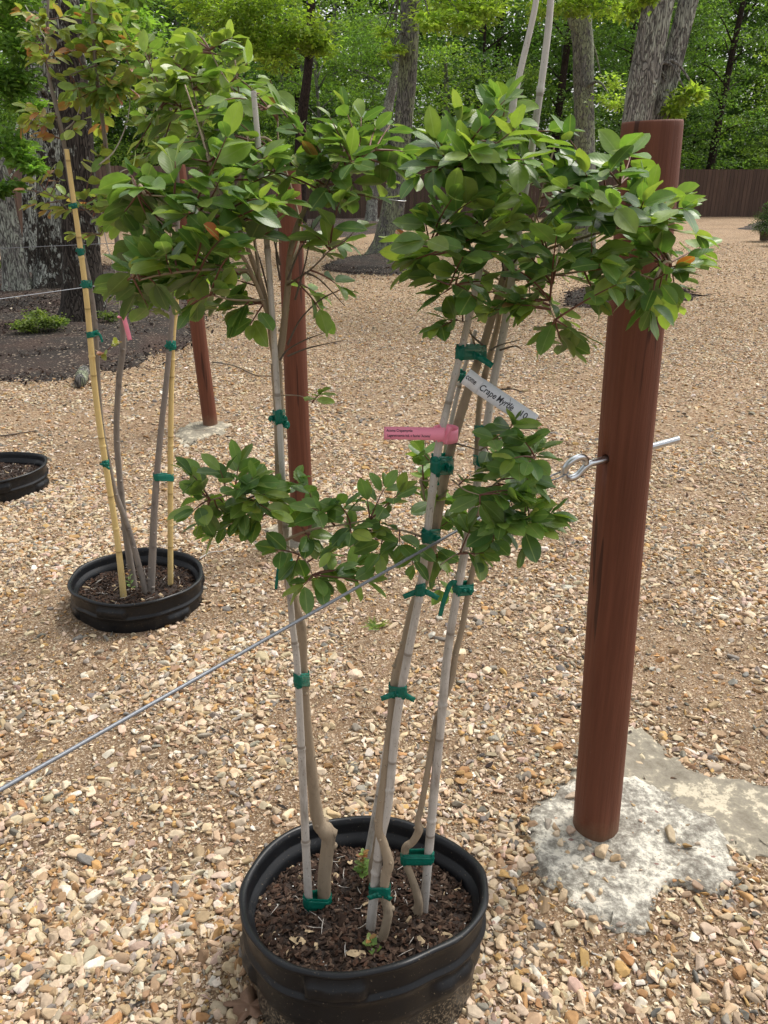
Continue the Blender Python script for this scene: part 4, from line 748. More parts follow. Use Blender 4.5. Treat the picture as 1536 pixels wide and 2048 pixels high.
# left crown
hubL = [[(540, 640, 1.33, 9), (500, 540, 1.30, 8), (440, 450, 1.26, 6), (360, 400, 1.24, 4), (290, 390, 1.24, 3)], [(500, 540, 1.30, 6), (400, 540, 1.22, 5), (320, 550, 1.20, 4), (280, 560, 1.2, 3)], [(488, 480, 1.3, 7), (430, 360, 1.30, 5), (400, 260, 1.33, 4), (370, 170, 1.36, 3)],
        [(520, 560, 1.31, 7), (505, 440, 1.36, 6), (500, 320, 1.40, 5), (480, 200, 1.42, 4), (470, 120, 1.42, 3)], [(580, 510, 1.35, 8), (610, 420, 1.40, 7), (660, 340, 1.40, 5), (700, 270, 1.40, 4)], [(620, 400, 1.38, 6), (680, 340, 1.34, 5), (750, 300, 1.32, 3)], [(580, 540, 1.36, 6), (600, 450, 1.45, 5), (560, 300, 1.48, 4), (555, 240, 1.48, 3)],
        [(575, 570, 1.36, 5), (620, 540, 1.33, 4), (660, 500, 1.33, 3)], [(530, 600, 1.32, 5), (470, 600, 1.25, 4), (420, 590, 1.2, 3)]]
tipL = [(232, 438), (240, 380), (262, 350), (235, 585), (285, 598), (300, 622), (262, 545), (320, 560), (280, 480), (310, 340), (350, 322), (340, 380), (385, 610), (405, 590), (440, 620), (452, 305), (440, 265), (480, 615), (500, 650), (470, 560), (520, 350), (550, 340), (570, 400), (480, 330), (530, 290), (430, 430), (380, 470), (460, 480), (330, 450), (500, 420), (545, 460), (360, 520),
        (690, 215), (660, 235), (722, 235), (752, 255), (780, 250), (815, 305), (800, 335), (775, 365), (760, 400), (735, 340), (680, 275), (640, 310), (622, 355), (715, 455), (690, 485), (650, 505), (650, 635), (640, 590), (680, 575), (700, 310), (660, 380), (600, 340), (620, 460),
        (560, 215), (590, 225), (465, 235), (540, 160), (470, 150), (450, 200), (400, 230), (350, 225), (390, 320)]
tipLT = [(300, 150), (340, 120), (390, 105), (465, 75), (495, 125), (430, 80), (340, 170), (360, 205), (310, 195), (375, 150), (430, 150), (300, 240), (330, 280), (270, 300), (410, 190), (500, 190), (540, 190), (440, 110), (380, 75), (290, 105)]
n1 = crown(ft, hubL[:5]+hubL[7:], tipL[:32], 1.31, .13, .054, MIX, TIP, 78, gap=.023); crown(ft, hubL[5:7]+hubL[7:8], tipL[32:], 1.37, .08, .048, MIX, TIP, 20, gap=.027)
n1b = crown(ft, [[(430, 360, 1.30, 4), (400, 240, 1.4, 4), (380, 150, 1.44, 3)], [(480, 200, 1.42, 3), (440, 140, 1.45, 3), (420, 100, 1.46, 2)], [(400, 240, 1.4, 3), (330, 200, 1.44, 2)]], tipLT, 1.47, .08, .042, [(MIDG, .32), (LITE, .64), (DARKG, .04)], [(LITE, .75), (MIDG, .20), (RUST, .05)], 16, gap=.026)
# right crown
hubR = [[(1005, 560, 1.43, 8), (1020, 470, 1.42, 8), (1010, 350, 1.40, 6), (1000, 260, 1.38, 4)], [(1020, 470, 1.42, 7), (950, 400, 1.34, 5), (900, 340, 1.30, 4)], [(1000, 560, 1.42, 6), (930, 520, 1.30, 5), (860, 490, 1.26, 4)], [(1030, 500, 1.42, 8), (1100, 430, 1.36, 6), (1180, 390, 1.30, 5), (1240, 370, 1.28, 4)],
        [(1030, 520, 1.42, 7), (1120, 490, 1.33, 6), (1220, 460, 1.27, 5), (1310, 450, 1.26, 3)], [(1025, 560, 1.40, 6), (1110, 550, 1.30, 5), (1180, 540, 1.26, 4)], [(1010, 590, 1.40, 5), (960, 570, 1.30, 4), (900, 570, 1.26, 3)], [(1060, 480, 1.42, 6), (1090, 360, 1.44, 5), (1110, 290, 1.44, 3)], [(1180, 500, 1.3, 4), (1260, 540, 1.26, 3), (1310, 560, 1.24, 3)], [(1120, 490, 1.33, 5), (1100, 600, 1.24, 3), (1110, 640, 1.22, 2)]]
tipR = [(990, 195), (1010, 215), (920, 245), (930, 235), (890, 290), (870, 285), (960, 265), (850, 335), (838, 352), (800, 488), (805, 515), (850, 440), (820, 540), (862, 555), (880, 590), (905, 560), (930, 470), (890, 405), (1075, 270), (1120, 262), (1140, 280), (1243, 300), (1262, 308), (1270, 350), (1300, 385), (1345, 400), (1395, 470), (1400, 495), (1375, 530), (1350, 580), (1325, 615), (1300, 620), (1255, 560), (1265, 590),
        (1152, 665), (1125, 690), (1098, 660), (1040, 610), (990, 620), (955, 600), (1200, 600), (1180, 560), (1000, 300), (1050, 330), (1100, 350), (1150, 360), (1200, 380), (1180, 430), (1120, 420), (1060, 430), (990, 400), (950, 350), (1240, 440), (1300, 460), (1340, 450), (1210, 520), (1130, 500), (1060, 520), (980, 500), (1290, 520), (1170, 345), (1090, 560), (1150, 320), (1010, 200), (1330, 430), (1370, 415), (1130, 640)]
n2 = crown(ft, hubR, tipR, 1.30, .12, .055, MIX, TIP, 108, gap=.023)
crown(ft, [[(950, 690, 1.36, 4), (935, 650, 1.33, 3), (915, 640, 1.3, 2)]], [(880, 655), (895, 640), (925, 620)], 1.3, .03, .05, MIX, TIP, 0, .1)
# lower foliage
hub3 = [[(566, 1030, 1.29, 6), (520, 1010, 1.26, 5), (470, 990, 1.24, 4), (420, 1000, 1.23, 3)], [(572, 1080, 1.29, 6), (620, 1060, 1.26, 5), (680, 1050, 1.24, 4), (740, 1040, 1.24, 3)], [(572, 1090, 1.29, 4), (610, 1120, 1.24, 3), (625, 1150, 1.23, 2)], [(862, 1080, 1.30, 6), (800, 1060, 1.27, 4), (740, 1060, 1.25, 3), (700, 1080, 1.24, 2)],
        [(890, 940, 1.34, 6), (862, 960, 1.38, 4), (840, 960, 1.40, 3)], [(955, 1000, 1.34, 6), (1000, 960, 1.28, 5), (1050, 930, 1.24, 4), (1070, 915, 1.22, 2)], [(950, 1060, 1.33, 5), (1000, 1040, 1.25, 4), (1060, 1050, 1.22, 3)], [(940, 1100, 1.32, 4), (910, 1110, 1.22, 3), (880, 1130, 1.2, 2)], [(960, 900, 1.34, 4), (995, 880, 1.28, 3), (1015, 865, 1.26, 2)], [(905, 960, 1.3, 4), (930, 980, 1.22, 3), (960, 990, 1.2, 2)]]
tip3 = [(385, 950), (388, 1020), (405, 1050), (430, 1068), (440, 940), (478, 930), (505, 955), (400, 985), (450, 1010), (500, 1010), (590, 960), (615, 975), (470, 1040), (530, 985), (548, 1100), (608, 1170), (640, 1160), (735, 1165), (712, 1130), (680, 1010), (735, 1000), (770, 975), (640, 1020), (800, 985), (800, 1090), (825, 1130), (660, 1100), (590, 1130), (700, 1060), (760, 1040), (620, 1080), (760, 1110), (670, 1140),
        (845, 905), (850, 950), (862, 990), (1025, 850), (1045, 880), (1072, 895), (1050, 975), (1052, 1005), (1075, 1055), (1050, 1090), (1100, 1030), (985, 1085), (985, 880), (880, 1180), (955, 1110), (920, 1165), (900, 1040), (940, 950), (960, 1010), (1010, 940), (1020, 1000), (1060, 960), (900, 1000), (940, 1060), (870, 1120), (1040, 1040), (915, 920), (1075, 905)]
LM = ([(DARKG, .6), (MIDG, .35), (LITE, .05)], [(MIDG, .6), (LITE, .25), (DARKG, .15)])
n3 = crown(ft, hub3[:4], tip3[:33], 1.235, .045, .050, *LM, 22, .13, gap=.025); ta = [t for t in tip3[33:] if t[0] < 906]; tb = [t for t in tip3[33:] if t[0] >= 925]
crown(ft, hub3[4:5], ta, 1.39, .04, .052, *LM, 8, .13, gap=.026); crown(ft, hub3[5:], tb, 1.24, .07, .052, *LM, 22, .13, gap=.026)
crown(ft, [[(558, 790, 1.35, 3), (600, 792, 1.3, 2), (625, 805, 1.28, 2)]], [(638, 790), (632, 812)], 1.27, .01, .03, [(LITE, 1)], [(LITE, 1)], 0, .1)
print('leaves', n1, n1b, n2, n3)
# dry twiglets
mb = MB()
for pts in ([(560, 720), (575, 700), (610, 680), (650, 665)], [(575, 712), (620, 695), (690, 680)], [(610, 545), (640, 560), (690, 612)], [(590, 600), (612, 520), (625, 440)], [(575, 690), (600, 640), (640, 600), (690, 575)], [(982, 700), (1000, 690), (1040, 680)], [(1000, 700), (1030, 692), (1044, 700)], [(965, 690), (945, 672), (930, 655)], [(990, 780), (1025, 778), (1050, 786)], [(900, 880), (870, 872), (850, 868)], [(905, 885), (940, 895), (975, 905)], [(540, 600), (520, 520), (495, 450)], [(560, 560), (552, 500), (560, 440)], [(575, 560), (600, 500), (640, 440)], [(1010, 560), (1000, 500), (980, 440)], [(1015, 540), (1050, 500), (1090, 470)], [(615, 420), (650, 380), (668, 330)], [(560, 530), (545, 470), (520, 400)]):
    pp = [P(x, y, 1.32+.02*i) for i, (x, y) in enumerate(pts)]; tube(mb, pp, [.0020]+[.0013]*(len(pts)-2)+[.0006], 5, 5, .1)
mb.build('dry_twigs', M['dry_twig'], ft)
def sprout(root, x, y, h, n, soil, mats='leaf_new', tipm=RUST):
    b_ = G(x, y, soil); lv, tw = Leaves(), MB(); top = b_+Vector((random.uniform(-.01, .01), 0, h)); tube(tw, [b_, b_.lerp(top, .5)+Vector((.002, 0, 0)), top], [.0016, .0012, .0006], 5, 3)
    for i in range(n):
        t = .2+.8*i/n; a = i*2.4; dv = Vector((math.cos(a), math.sin(a), .5)); lv.add(b_.lerp(top, t), dv, Vector((-dv.x*.4, -dv.y*.4, 1)), .026*(1-.45*t), pick([(MIDG, 1)] if t < .7 else [(RUST, .6), (LITE, .4)]), .55)
    tw.build('sprout_stem', M['twig'], root); lv.build('sprout_leaves', M['leaf'], root)
sprout(ft, 722, 1762, .085, 22, SOIL); sprout(ft, 732, 1755, .05, 10, SOIL); sprout(ft, 745, 1910, .05, 9, SOIL)

# back plants in the left pot
Yb = POT2[1]; Z2 = .068
lt = thing('crape_myrtle', (POT2[0], POT2[1], .14), 'taller crape myrtle with orange and olive new leaves in the left pot', 'shrub')
B1 = ys_path([(292, 1184, 12), (280, 1140, 12), (258, 1060, 11), (232, 990, 11), (218, 930, 10), (203, 850, 10), (196, 760, 10), (193, 690, 10), (185, 600, 9), (165, 500, 9), (148, 420, 8), (125, 270, 8), (98, 150, 7), (95, 60, 6), (97, -20, 5)], .068, Yb-.05)
B2 = ys_path([(268, 1170, 14), (258, 1110, 14), (246, 1020, 13), (238, 940, 12), (233, 860, 12), (238, 760, 12), (246, 690, 12), (243, 600, 11), (234, 480, 10), (222, 380, 9), (205, 240, 8), (190, 120, 7), (182, 0, 5)], .068, Yb+.08)
B3 = ys_path([(302, 1182, 15), (305, 1110, 15), (310, 1000, 13), (320, 880, 12), (332, 770, 11), (342, 660, 10), (350, 560, 9), (356, 420, 8), (352, 300, 7), (340, 200, 5)], .068, Yb+.05)
for s in (B1, B2, B3): stem(lt, s, M['stem_grey'])
OLIVE = [(.26, .30, .07), (.21, .28, .065), (.30, .31, .08)]; ORNG = [(.42, .19, .09), (.36, .13, .08), (.36, .26, .10)]
MB2 = [(OLIVE, .45), (MIDG, .35), (LITE, .15), (ORNG, .05)]
hb1 = [[(125, 270, Yb-.05, 6), (100, 160, Yb-.05, 5), (95, 40, Yb-.05, 4)], [(115, 240, Yb, 3), (70, 230, Yb-.05, 2)], [(125, 290, Yb, 3), (150, 240, Yb, 2)], [(105, 130, Yb, 3), (60, 40, Yb, 2)], [(150, 430, Yb, 4), (90, 380, Yb-.1, 2)]]
crown(lt, hb1, [(50, 210), (60, 250), (90, 265), (45, 255), (140, 235), (150, 260), (70, 30), (40, 20), (60, 70), (85, 60), (95, 110), (110, 150), (130, 110), (60, 85), (120, 60), (150, 30), (105, 10), (75, 100), (50, 380), (70, 360), (100, 345), (120, 350), (60, 410), (95, 420)], Yb-.05, .1, .052, [(OLIVE, .55), (ORNG, .15), (LITE, .3)], [(ORNG, .42), (OLIVE, .58)], 14, .22, .036, 'leaf_new')
crown(lt, [[(200, 200, Yb+.05, 5), (185, 60, Yb, 4), (182, -20, Yb, 3)], [(200, 190, Yb, 3), (240, 140, Yb, 3), (300, 120, Yb, 2)], [(190, 130, Yb, 3), (140, 150, Yb, 2)], [(150, 400, Yb, 4), (190, 440, Yb-.05, 3), (200, 470, Yb, 2)]],
      [(150, 20), (190, 5), (230, 10), (260, 30), (220, 60), (170, 60), (140, 90), (160, 140), (200, 130), (240, 100), (280, 60), (300, 100), (270, 140), (230, 170), (210, 205), (180, 190), (150, 200), (260, 190), (300, 160), (240, 45), (200, 80), (130, 420), (170, 400), (200, 420), (220, 440), (190, 470), (150, 470), (130, 390), (215, 390), (240, 400), (110, 390)], Yb, .12, .062, MB2, [(OLIVE, .6), (LITE, .32), (ORNG, .08)], 46, .22, .034, 'leaf_new')
crown(lt, [[(352, 320, Yb, 5), (340, 220, Yb, 4), (330, 150, Yb, 3)], [(350, 300, Yb, 4), (300, 260, Yb, 3)], [(352, 330, Yb, 4), (400, 260, Yb, 3), (420, 200, Yb, 2)]],
      [(280, 180), (290, 230), (320, 140), (350, 110), (390, 120), (420, 150), (440, 190), (300, 280), (270, 250), (330, 200), (370, 170), (400, 220), (430, 240), (360, 240), (320, 300), (380, 290), (410, 310), (280, 320)], Yb+.05, .15, .062, [(MIDG, .5), (LITE, .3), (OLIVE, .2)], [(LITE, .6), (OLIVE, .36), (ORNG, .04)], 40, .22, .036, 'leaf_new')
crown(lt, [[(190, 700, Yb-.06, 3), (205, 708, Yb-.07, 2), (215, 700, Yb-.08, 2)]], [(232, 685), (205, 705)], Yb-.08, .01, .035, [(OLIVE, 1)], [(ORNG, 1)], 0, .1)
sprout(lt, 262, 1186, .10, 12, .068)
mb = MB()
for pts in ([(198, 330), (230, 300), (255, 240), (262, 170)], [(216, 380), (240, 345), (268, 335)], [(110, 110), (80, 60), (50, 10)], [(130, 260), (150, 240), (165, 200)], [(200, 400), (212, 480), (235, 560), (240, 620)], [(350, 320), (365, 290), (372, 260)]): tube(mb, [P(x, y, Yb) for x, y in pts], [.0028]+[.002]*(len(pts)-2)+[.001], 5, 5)
mb.build('dry_twigs', M['cane_grey'], lt)

# ============================================================ TAPE TIES AND TAGS
def ribbon(mb, pts, w0, nrm, th=.0004, taper=1.0):
    pp, _ = smooth_path(pts, [0]*len(pts), 8); n = len(pp); V = []; nrm = np.array(nrm, float)
    for i in range(n):
        T = pp[min(n-1, i+1)]-pp[max(0, i-1)]; T /= np.linalg.norm(T)+1e-9; s = np.cross(T, nrm); s /= np.linalg.norm(s)+1e-9; w_ = w0*(1-(1-taper)*i/(n-1)); m_ = np.cross(s, T)
        cr = .18*w_*math.sin(i*1.1)
        for k, off in ((-.5, 0), (0, 1), (.5, 0)): V.append(pp[i]+s*w_*k+m_*cr*off)
    Q = [(i*3+k, i*3+k+1, i*3+k+4, i*3+k+3) for i in range(n-1) for k in range(2)]; mb.add(np.array(V), Q)
def at_y(path, py):
    best = None
    pj = lambda p: 1024-FPX*((p-CP).dot(UP))/((p-CP).dot(FW))
    for (a, ra), (b_, rb) in zip(path[:-1], path[1:]):
        ya, yb = pj(a), pj(b_)
        if (ya-py)*(yb-py) <= 0 and abs(ya-yb) > 1e-6: f = (ya-py)/(ya-yb); return a.lerp(b_, f), ra+(rb-ra)*f
    return min(path, key=lambda q: abs(pj(q[0])-py))
def tie(label, py, pathA, pathB, hpx, bow=0, tails=(), layers=2, dy=0):
    a, ra = at_y(pathA, py); b_, rb = at_y(pathB, py+dy) if pathB else (a, ra); h = R(hpx*1.12, a); c = (a+b_)/2; mb = MB()
    NA = 40; base = []
    for k in range(NA):
        t_ = k/NA*2*PI; d = Vector((math.cos(t_), math.sin(t_), 0)); sa = a.x*d.x+a.y*d.y+ra; sb = b_.x*d.x+b_.y*d.y+rb
        q = a if sa > sb else b_; rq = ra if sa > sb else rb; base.append((q, d, rq))
    for ly in range(layers):
        V = []; off = .0010+.0009*ly; hh = h*(1-.18*ly); ph = random.uniform(0, 6); slope = random.uniform(-.25, .25)*h; rows = 7
        for j in range(rows):
            for k, (q, d, rq) in enumerate(base):
                z = (j/(rows-1)*2-1)*hh+slope*math.sin(k/NA*2*PI+ph)+h*.12*math.sin(k/NA*4*PI+ph+ly); wr = .0006*math.sin(j*2.3+k*.9+ph)+.0005*math.sin(k*2.1+j)
                V.append(q+d*(rq+off+wr)+Vector((0, 0, z)))
        V = np.array([v[:] for v in V]); Q = [(j*NA+k, j*NA+(k+1) % NA, (j+1)*NA+(k+1) % NA, (j+1)*NA+k) for j in range(rows-1) for k in range(NA)]; mb.add(V, Q)
    fr = c+Vector((0, -max(ra, rb)-.0035, 0)); 
    if bow:
        tube(mb, [fr+Vector((-.004, 0, .001)), fr+Vector((0, -.002, 0)), fr+Vector((.004, 0, -.001))], [.002, .0042, .002], 8, 3, .2)
        for sg in (-1, 1): ribbon(mb, [fr, fr+Vector((sg*.011, -.004, .001)), fr+Vector((sg*.026*bow, -.003, -.007*bow-.003*(sg > 0)))], h*.9, (0, -1, .35), taper=.8)
    for tl in tails: ribbon(mb, [fr]+[P(x, y, fr.y-.004*(i+1)) for i, (x, y) in enumerate(tl)], h*1.0, (.25, -1, .2), taper=.75)
    o = mb.build('plastic_tie', M['tape']); sm = o.modifiers.new('thickness', 'SOLIDIFY'); sm.thickness = .0003; return props(o, label, 'plastic tie', 'green plastic tape ties')
tie('green tape tie at the middle height of the left stem above the lower leaves', 832, T1, S1, 26, .35, [[(573, 848), (571, 856)]])
tie('green tape tie with hanging tail just below the lower left leaves', 1122, T1, S1, 14, 0, [[(560, 1130), (555, 1150), (552, 1178)]])
tie('plain green tape tie on the left stem below the cable', 1357, T1, S1, 27, 0)
tie('wide green tape tie at the foot of the left stem on the bark', 1800, T1, S1, 30, 0, layers=3)
tie('broad green tape band around the stems just under the right crown', 705, S2, T2, 28, 0, [[(960, 715), (985, 732)]], layers=3)
tie('small green tape tie half hidden behind the white tag', 752, S2b, None, 24, 0, [[(922, 752), (905, 765)]])
tie('crumpled dark green tie just below the pink tag', 930, S2, T2, 36, .25, [[(868, 955), (872, 972)]], layers=3)
tie('green tape tie where the cable passes the middle stem', 1070, S2, T2, 26, .5, layers=3)
tie('green bow tie on the middle stem just under the cable', 1178, S2, T2, 26, 1.2, layers=2)
tie('green bow tie halfway down the middle stem', 1380, S2, T2, 26, 1.2, layers=2)
tie('green bow tie near the foot of the middle stem', 1778, S2, T2, 24, .9, layers=2)
tie('green tie with long hanging tail on the right stem', 1175, S3, T3, 22, .3, [[(905, 1165), (890, 1195), (880, 1232)]], layers=3)
tie('wide green tape tie near the foot of the right stem', 1714, S3, T3, 26, 0, layers=3)
tie('green tie on the right stem at the top of the lower leaves', 862, S3, T3, 22, .4, layers=2)
tie('green tie sunk among the lower leaves on the right stem', 920, S3, T3, 20, 0, [[(990, 925), (1000, 945)]], layers=2)
tie('small green tie highest on the leaning yellow stake', 407, SA, None, 10, .2)
tie('green tie where the upper cable meets the leaning yellow stake', 499, SA, B1, 13, .2)
tie('green bow on the leaning yellow stake at the lower cable', 568, SA, B1, 14, .7)
tie('green tie with tail on the leaning yellow stake level with the pink tag', 665, SA, B1, 11, 0, [[(198, 668), (205, 684)]])
tie('lowest green tie on the leaning yellow stake', 922, SA, None, 12, .5, [[(212, 932), (220, 938)]])
tie('upper green tie on the upright yellow stake', 690, SB, B3, 17, .7)
tie('lower green band on the upright yellow stake', 952, SB, B3, 13, 0)
# writing
def text_mesh(txt, size, x0, y0, shear=0., sx=1.):
    cu = bpy.data.curves.new('t', 'FONT'); cu.body = txt; cu.size = size; cu.extrude = .00008; cu.shear = shear; cu.offset = size*.012; ob = bpy.data.objects.new('t', cu); C.objects.link(ob); bpy.context.view_layer.update()
    me = bpy.data.meshes.new_from_object(ob.evaluated_get(bpy.context.evaluated_depsgraph_get())); V = np.array([v.co[:] for v in me.vertices]); tr = []
    me.calc_loop_triangles(); tr = np.array([t.vertices[:] for t in me.loop_triangles]); bpy.data.objects.remove(ob); bpy.data.curves.remove(cu); V[:, 0] = V[:, 0]*sx+x0; V[:, 1] += y0; return V, tr
def strip_tag(root, name, c0, c1, h, mat, texts=(), bend=.004, toward=Vector((0, -1, .35))):
    """flat strip from c0 to c1 (world), height h, with texts [(string, size, u, v, shear, sx)]"""
    c0, c1 = Vector(c0), Vector(c1); X = (c1-c0); L = X.length; X.normalize(); Z = (toward-X*toward.dot(X)).normalized(); Yv = Z.cross(X); W = lambda u, v: c0+X*u+Yv*v+Z*(bend*math.sin(u/L*PI)+bend*.3*math.sin(u/L*7))
    V = []; n = 24
    for i in range(n+1):
        for v in (-.5, 0, .5): V.append(W(L*i/n, v*h)[:])
    Q = [(i*3+k, i*3+k+3, i*3+k+4, i*3+k+1) for i in range(n) for k in range(2)]; mb = MB(); mb.add(np.array(V), Q); o = mb.build(name, mat, root); sm = o.modifiers.new('thickness', 'SOLIDIFY'); sm.thickness = .0003; sm.offset = -1
    if texts:
        mt = MB()
        for (s, sz, u0, v0, sh, sx_) in texts:
            if isinstance(s, str): TV, TT = text_mesh(s, sz, u0, v0, sh, sx_); mt.add(np.array([(W(a, b_)+Z*(.0004+c))[:] for a, b_, c in TV]), tris=TT)
            else: tube(mt, [W(a, b_)+Z*.0006 for a, b_ in s], [.0002]*len(s), 5, 4)
        mt.build('lettering', M['ink'], root, False)
    return W
# pink tag on the middle stem
pa, par = at_y(S2, 868); YT = pa.y-.016
tg = thing('plant_tag', P(895, 868, YT), 'long pink plastic tag with two printed lines looped on the middle stem', 'tag')
strip_tag(tg, 'strip', P(768, 866, YT-.004), P(890, 868, YT-.002), R(30, P(800, 866, YT))*2*.85, M['pink'], [('Acoma Crapemyrtle', .0062, .004, .0022, 0, .82), ("Lagerstroemia ind. x fauriei 'Acoma'", .0060, .0055, -.0058, 0, .80)], .004)
mb = MB(); a2, _ = at_y(T2, 868); cc_ = pa+(a2-pa)*.3; hw = R(30, pa)*.9; V = []; NA = 36; rx = .016
ax_ = (a2-pa).normalized()
for j in (-1, -.3, .3, 1):
    for k in range(NA+1): t_ = k/NA*2*PI; V.append((cc_+Vector((math.cos(t_)*(rx+.005), math.sin(t_)*(rx+.001), 0))+Vector((0, 0, j*hw+.0015*math.sin(t_))))[:])
mb.add(np.array(V), [(j*(NA+1)+k, j*(NA+1)+k+1, (j+1)*(NA+1)+k+1, (j+1)*(NA+1)+k) for j in range(3) for k in range(NA)]); o = mb.build('loop', M['pink'], tg); sm = o.modifiers.new('thickness', 'SOLIDIFY'); sm.thickness = .0004
q0 = P(878, 856, cc_.y-rx-.006); mb = MB(); ribbon(mb, [P(872, 868, q0.y), P(885, 866, q0.y-.002), P(900, 872, q0.y)], R(40, q0)*1.7, (0, -1, .3)); mb.build('flap', M['pink'], tg)
# white tag
Yw = 1.285; wt = thing('plant_tag', P(945, 755, Yw), 'white tag with black handwriting reading Crape Myrtle 10 by the right stem', 'tag'); hT = R(34, P(1000, 800, Yw))*2*.98
a0, a1 = P(956, 770, Yw), P(1068, 845, Yw-.03); LL = (a1-a0).length
strip_tag(wt, 'strip', a0, a1, hT, M['white'], [('Crape', .0150, .004, -.005, .15, .82), ('Myrtle', .0155, .037, -.005, .15, .74), ('10', .0145, LL-.027, -.004, 0, .9), ([(.055, .011), (.060, .001), (.066, -.008)], 0, 0, 0, 0, 0), ([(.051, .001), (.058, .004), (.066, .004)], 0, 0, 0, 0, 0)], .002)
b0, b1 = P(931, 752, Yw-.004), P(960, 774, Yw-.002); strip_tag(wt, 'end_flap', b0, b1, hT*1.0, M['white'], [('come', .0130, .0010, -.003, .1, .66)], .003)
# small tags on the left plant
sp, spr = at_y(B2, 640); Yp = sp.y-.02; pt = thing('plant_tag', P(242, 625, Yp), 'short pink tag hanging under a white label on the left plant', 'tag')
strip_tag(pt, 'strip', P(245, 622, Yp), P(260, 680, Yp), R(9, sp)*2, M['pink'], (), .004, Vector((.1, -1, .3))); strip_tag(pt, 'white_label', P(240, 618, Yp-.004), P(256, 616, Yp-.004), R(9, sp)*2, M['white'], [('1-20', .006, .006, -.002, 0, 1)], .001)
mb = MB(); tube(mb, [sp+Vector((math.cos(a)*(spr+.003), math.sin(a)*(spr+.003), .012)) for a in np.linspace(0, 2*PI, 16)], [.003]*16, 6, 2); mb.build('loop', M['pink'], pt)

# ============================================================ SMALL THINGS
def shrub(label, x, y, rad, h, seed, pal, kindname='evergreen_shrub'):
    g = G(x, y); root = thing(kindname, (g.x, g.y, 0), label, 'shrub'); cen = [(g.x+rad*.0, g.y, .22+h*f) for f in (.15, .35, .55, .8)]; rd = [(rad*s, rad*s, h*.18) for s in (1, .95, .7, .35)]; cards('foliage', cloud(cen, rd, [1500, 1500, 1100, 500], .035, pal, 1., seed, .3), M['tree_leaf'], root)
    mb = MB(); tube(mb, [(g.x, g.y, .2), (g.x, g.y, .22+h*.8)], [.02, .01], 6, 3); mb.build('trunk', M['bark_dark'], root); return g
def small_pot(label, g, r0, h):
    root = thing('small_pot', (g.x, g.y, 0), label, 'plant pot'); mb = MB(); prof = [(r0*.8, 0), (r0*.95, h*.8), (r0*1.05, h*.82), (r0*1.05, h), (r0*.95, h), (r0*.93, h*.85), (0.01, h*.84)]; pth = None
    NA = 28; V = []
    for (q, z) in prof:
        for k in range(NA): V.append((g.x+math.cos(k/NA*2*PI)*q, g.y+math.sin(k/NA*2*PI)*q, z+.02))
    mb.add(np.array(V), [(j*NA+k, j*NA+(k+1) % NA, (j+1)*NA+(k+1) % NA, (j+1)*NA+k) for j in range(len(prof)-1) for k in range(NA)]); mb.build('pot_wall', M['pot'], root)
EV = [(.035, .075, .02), (.05, .10, .025), (.028, .06, .018)]
g = shrub('dark conical evergreen in a small black pot at the right edge', 1528, 483, .34, .75, 3, EV); small_pot('small black pot under the conical evergreen at the right edge', g, .14, .24)
g = shrub('rounder dark evergreen half out of frame at the far right', 1556, 492, .36, .8, 4, EV); small_pot('small black pot at the extreme right edge', g, .15, .26)
# low green shrub in the left bed and smaller ground plants
def low_plant(label, x, y, pxr, hpx, n, pal, ls, seed, cat='plant', nm='leafy_plant', group=None):
    g = G(x, y, .04); rw = R(pxr*2, g); hw = R(hpx*2, g); root = thing(nm, (g.x, g.y, .03), label, cat, group); rs = np.random.default_rng(seed); cen = [(g.x+rs.uniform(-1, 1)*rw*.8, g.y+rs.uniform(-.3, .3)*rw, .05+hw*rs.uniform(.5, 1.4)) for _ in range(7)]
    cards('foliage', cloud(cen, [(rw*.3, rw*.3, hw*.35)]*7, [n//7]*7, ls, pal, .8, seed, .42), M['tree_leaf'], root); mb = MB()
    for c in cen: tube(mb, [(g.x, g.y, .02), ((g.x+c[0])/2, (g.y+c[1])/2, c[2]*.6), c], [.006, .004, .002], 5, 3)
    mb.build('stems', M['dry_twig'], root)
YG = [(.16, .22, .06), (.12, .18, .05), (.20, .25, .07)]
low_plant('sprawling yellow green shrub in the mulch left of the dark tree', 75, 668, 62, 26, 1300, YG, .045, 5, 'shrub', 'low_shrub')
low_plant('small green seedling in mulch at the foot of the left grey tree', 70, 572, 26, 10, 160, YG, .04, 6); low_plant('tiny seedling right of the dark flared tree', 222, 648, 22, 14, 240, YG, .04, 7); low_plant('green tuft beside the leaning grey trunk', 18, 540, 26, 10, 200, YG, .05, 8)
low_plant('low plant behind the pink tagged stem in the mulch', 265, 628, 34, 18, 260, YG, .035, 9)
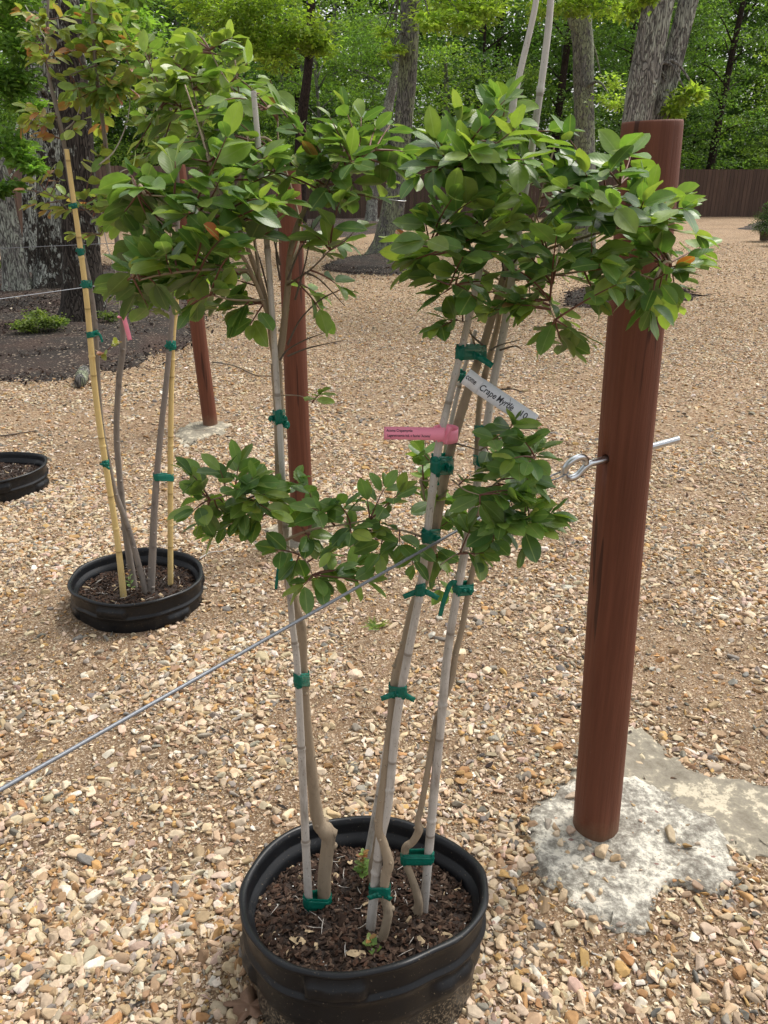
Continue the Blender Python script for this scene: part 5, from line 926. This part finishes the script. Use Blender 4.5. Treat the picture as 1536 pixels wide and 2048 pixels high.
# grass tuft, sticks, log, dead leaf
def grass(label, x, y, n, L, seed):
    g = G(x, y); rs = random.Random(seed); lv = Leaves()
    for _ in range(n): a = rs.uniform(0, 6.28); lv.add((g.x+rs.gauss(0, .012), g.y+rs.gauss(0, .010), HG(g.x, g.y)), (math.cos(a), math.sin(a), rs.uniform(.3, 1.3)), (-math.sin(a), math.cos(a), .6), L*rs.uniform(.5, 1.1), pick([(LITE, .6), (MIDG, .4)]), .07, .3)
    props(lv.build('grass_tuft', M['leaf_new']), label, 'grass tuft')
grass('small grass tuft sprouting from gravel below the lower leaves', 752, 1250, 70, .045, 1); grass('tiny weed in the gravel at the lower left', 138, 1690, 8, .016, 2)
def stick(label, pts, r0, mat='dry_twig', name='stick'):
    mb = MB(); pp = [G(x, y, .008+r0) for x, y in pts]; tube(mb, pp, [r0]+[r0*.85]*(len(pp)-2)+[r0*.4], 7, 6, .15); props(mb.build(name, M[mat]), label, 'stick')
stick('long thin dry stick lying on gravel between the left posts', [(425, 724), (470, 732), (510, 750), (548, 752)], .006); stick('short bent twig on gravel right of the left pot', [(398, 1118), (420, 1105), (445, 1102), (470, 1092)], .003, 'cane_grey')
stick('curved straw stem on gravel below the concrete footing', [(1180, 1905), (1215, 1915), (1255, 1912), (1285, 1902)], .0018, 'cane_grey'); stick('dark twig lying beside the stake shadow in the middle gravel', [(826, 1366), (836, 1360), (842, 1352)], .003)
stick('dry twigs on gravel near the tall post', [(1128, 1110), (1133, 1095), (1127, 1080)], .003); stick('thin stick on gravel left of the far pot', [(0, 872), (30, 868), (70, 862)], .006)
mb = MB(); la, lb = G(160, 765, .05), G(168, 740, .06); tube(mb, [la, la.lerp(lb, .5), lb], [.045, .05, .043], 14, 4, .06); props(mb.build('log', M['bark_grey']), 'short cut log lying at the edge of the left mulch', 'log')
# lobed dead leaf at the foot of the front pot
c = G(500, 2010, .02); n_ = 60; V = [c[:]]
for k in range(n_):
    a = k/n_*2*PI; r0 = .038*(.55+.45*abs(math.sin(a*2.5+.4)))*(1+.15*math.sin(a*9)); V.append((c.x+math.cos(a)*r0*1.35, c.y+math.sin(a)*r0, c.z+.006*math.sin(a*4)+.004*math.cos(a*7)))
mb = MB(); mb.add(np.array(V), tris=[(0, 1+k, 1+(k+1) % n_) for k in range(n_)]); o = mb.build('dead_leaf', M['dry_leaf']); sm = o.modifiers.new('t', 'SOLIDIFY'); sm.thickness = .0005; props(o, 'brown lobed dead leaf on gravel at the left foot of the front pot', 'leaf')
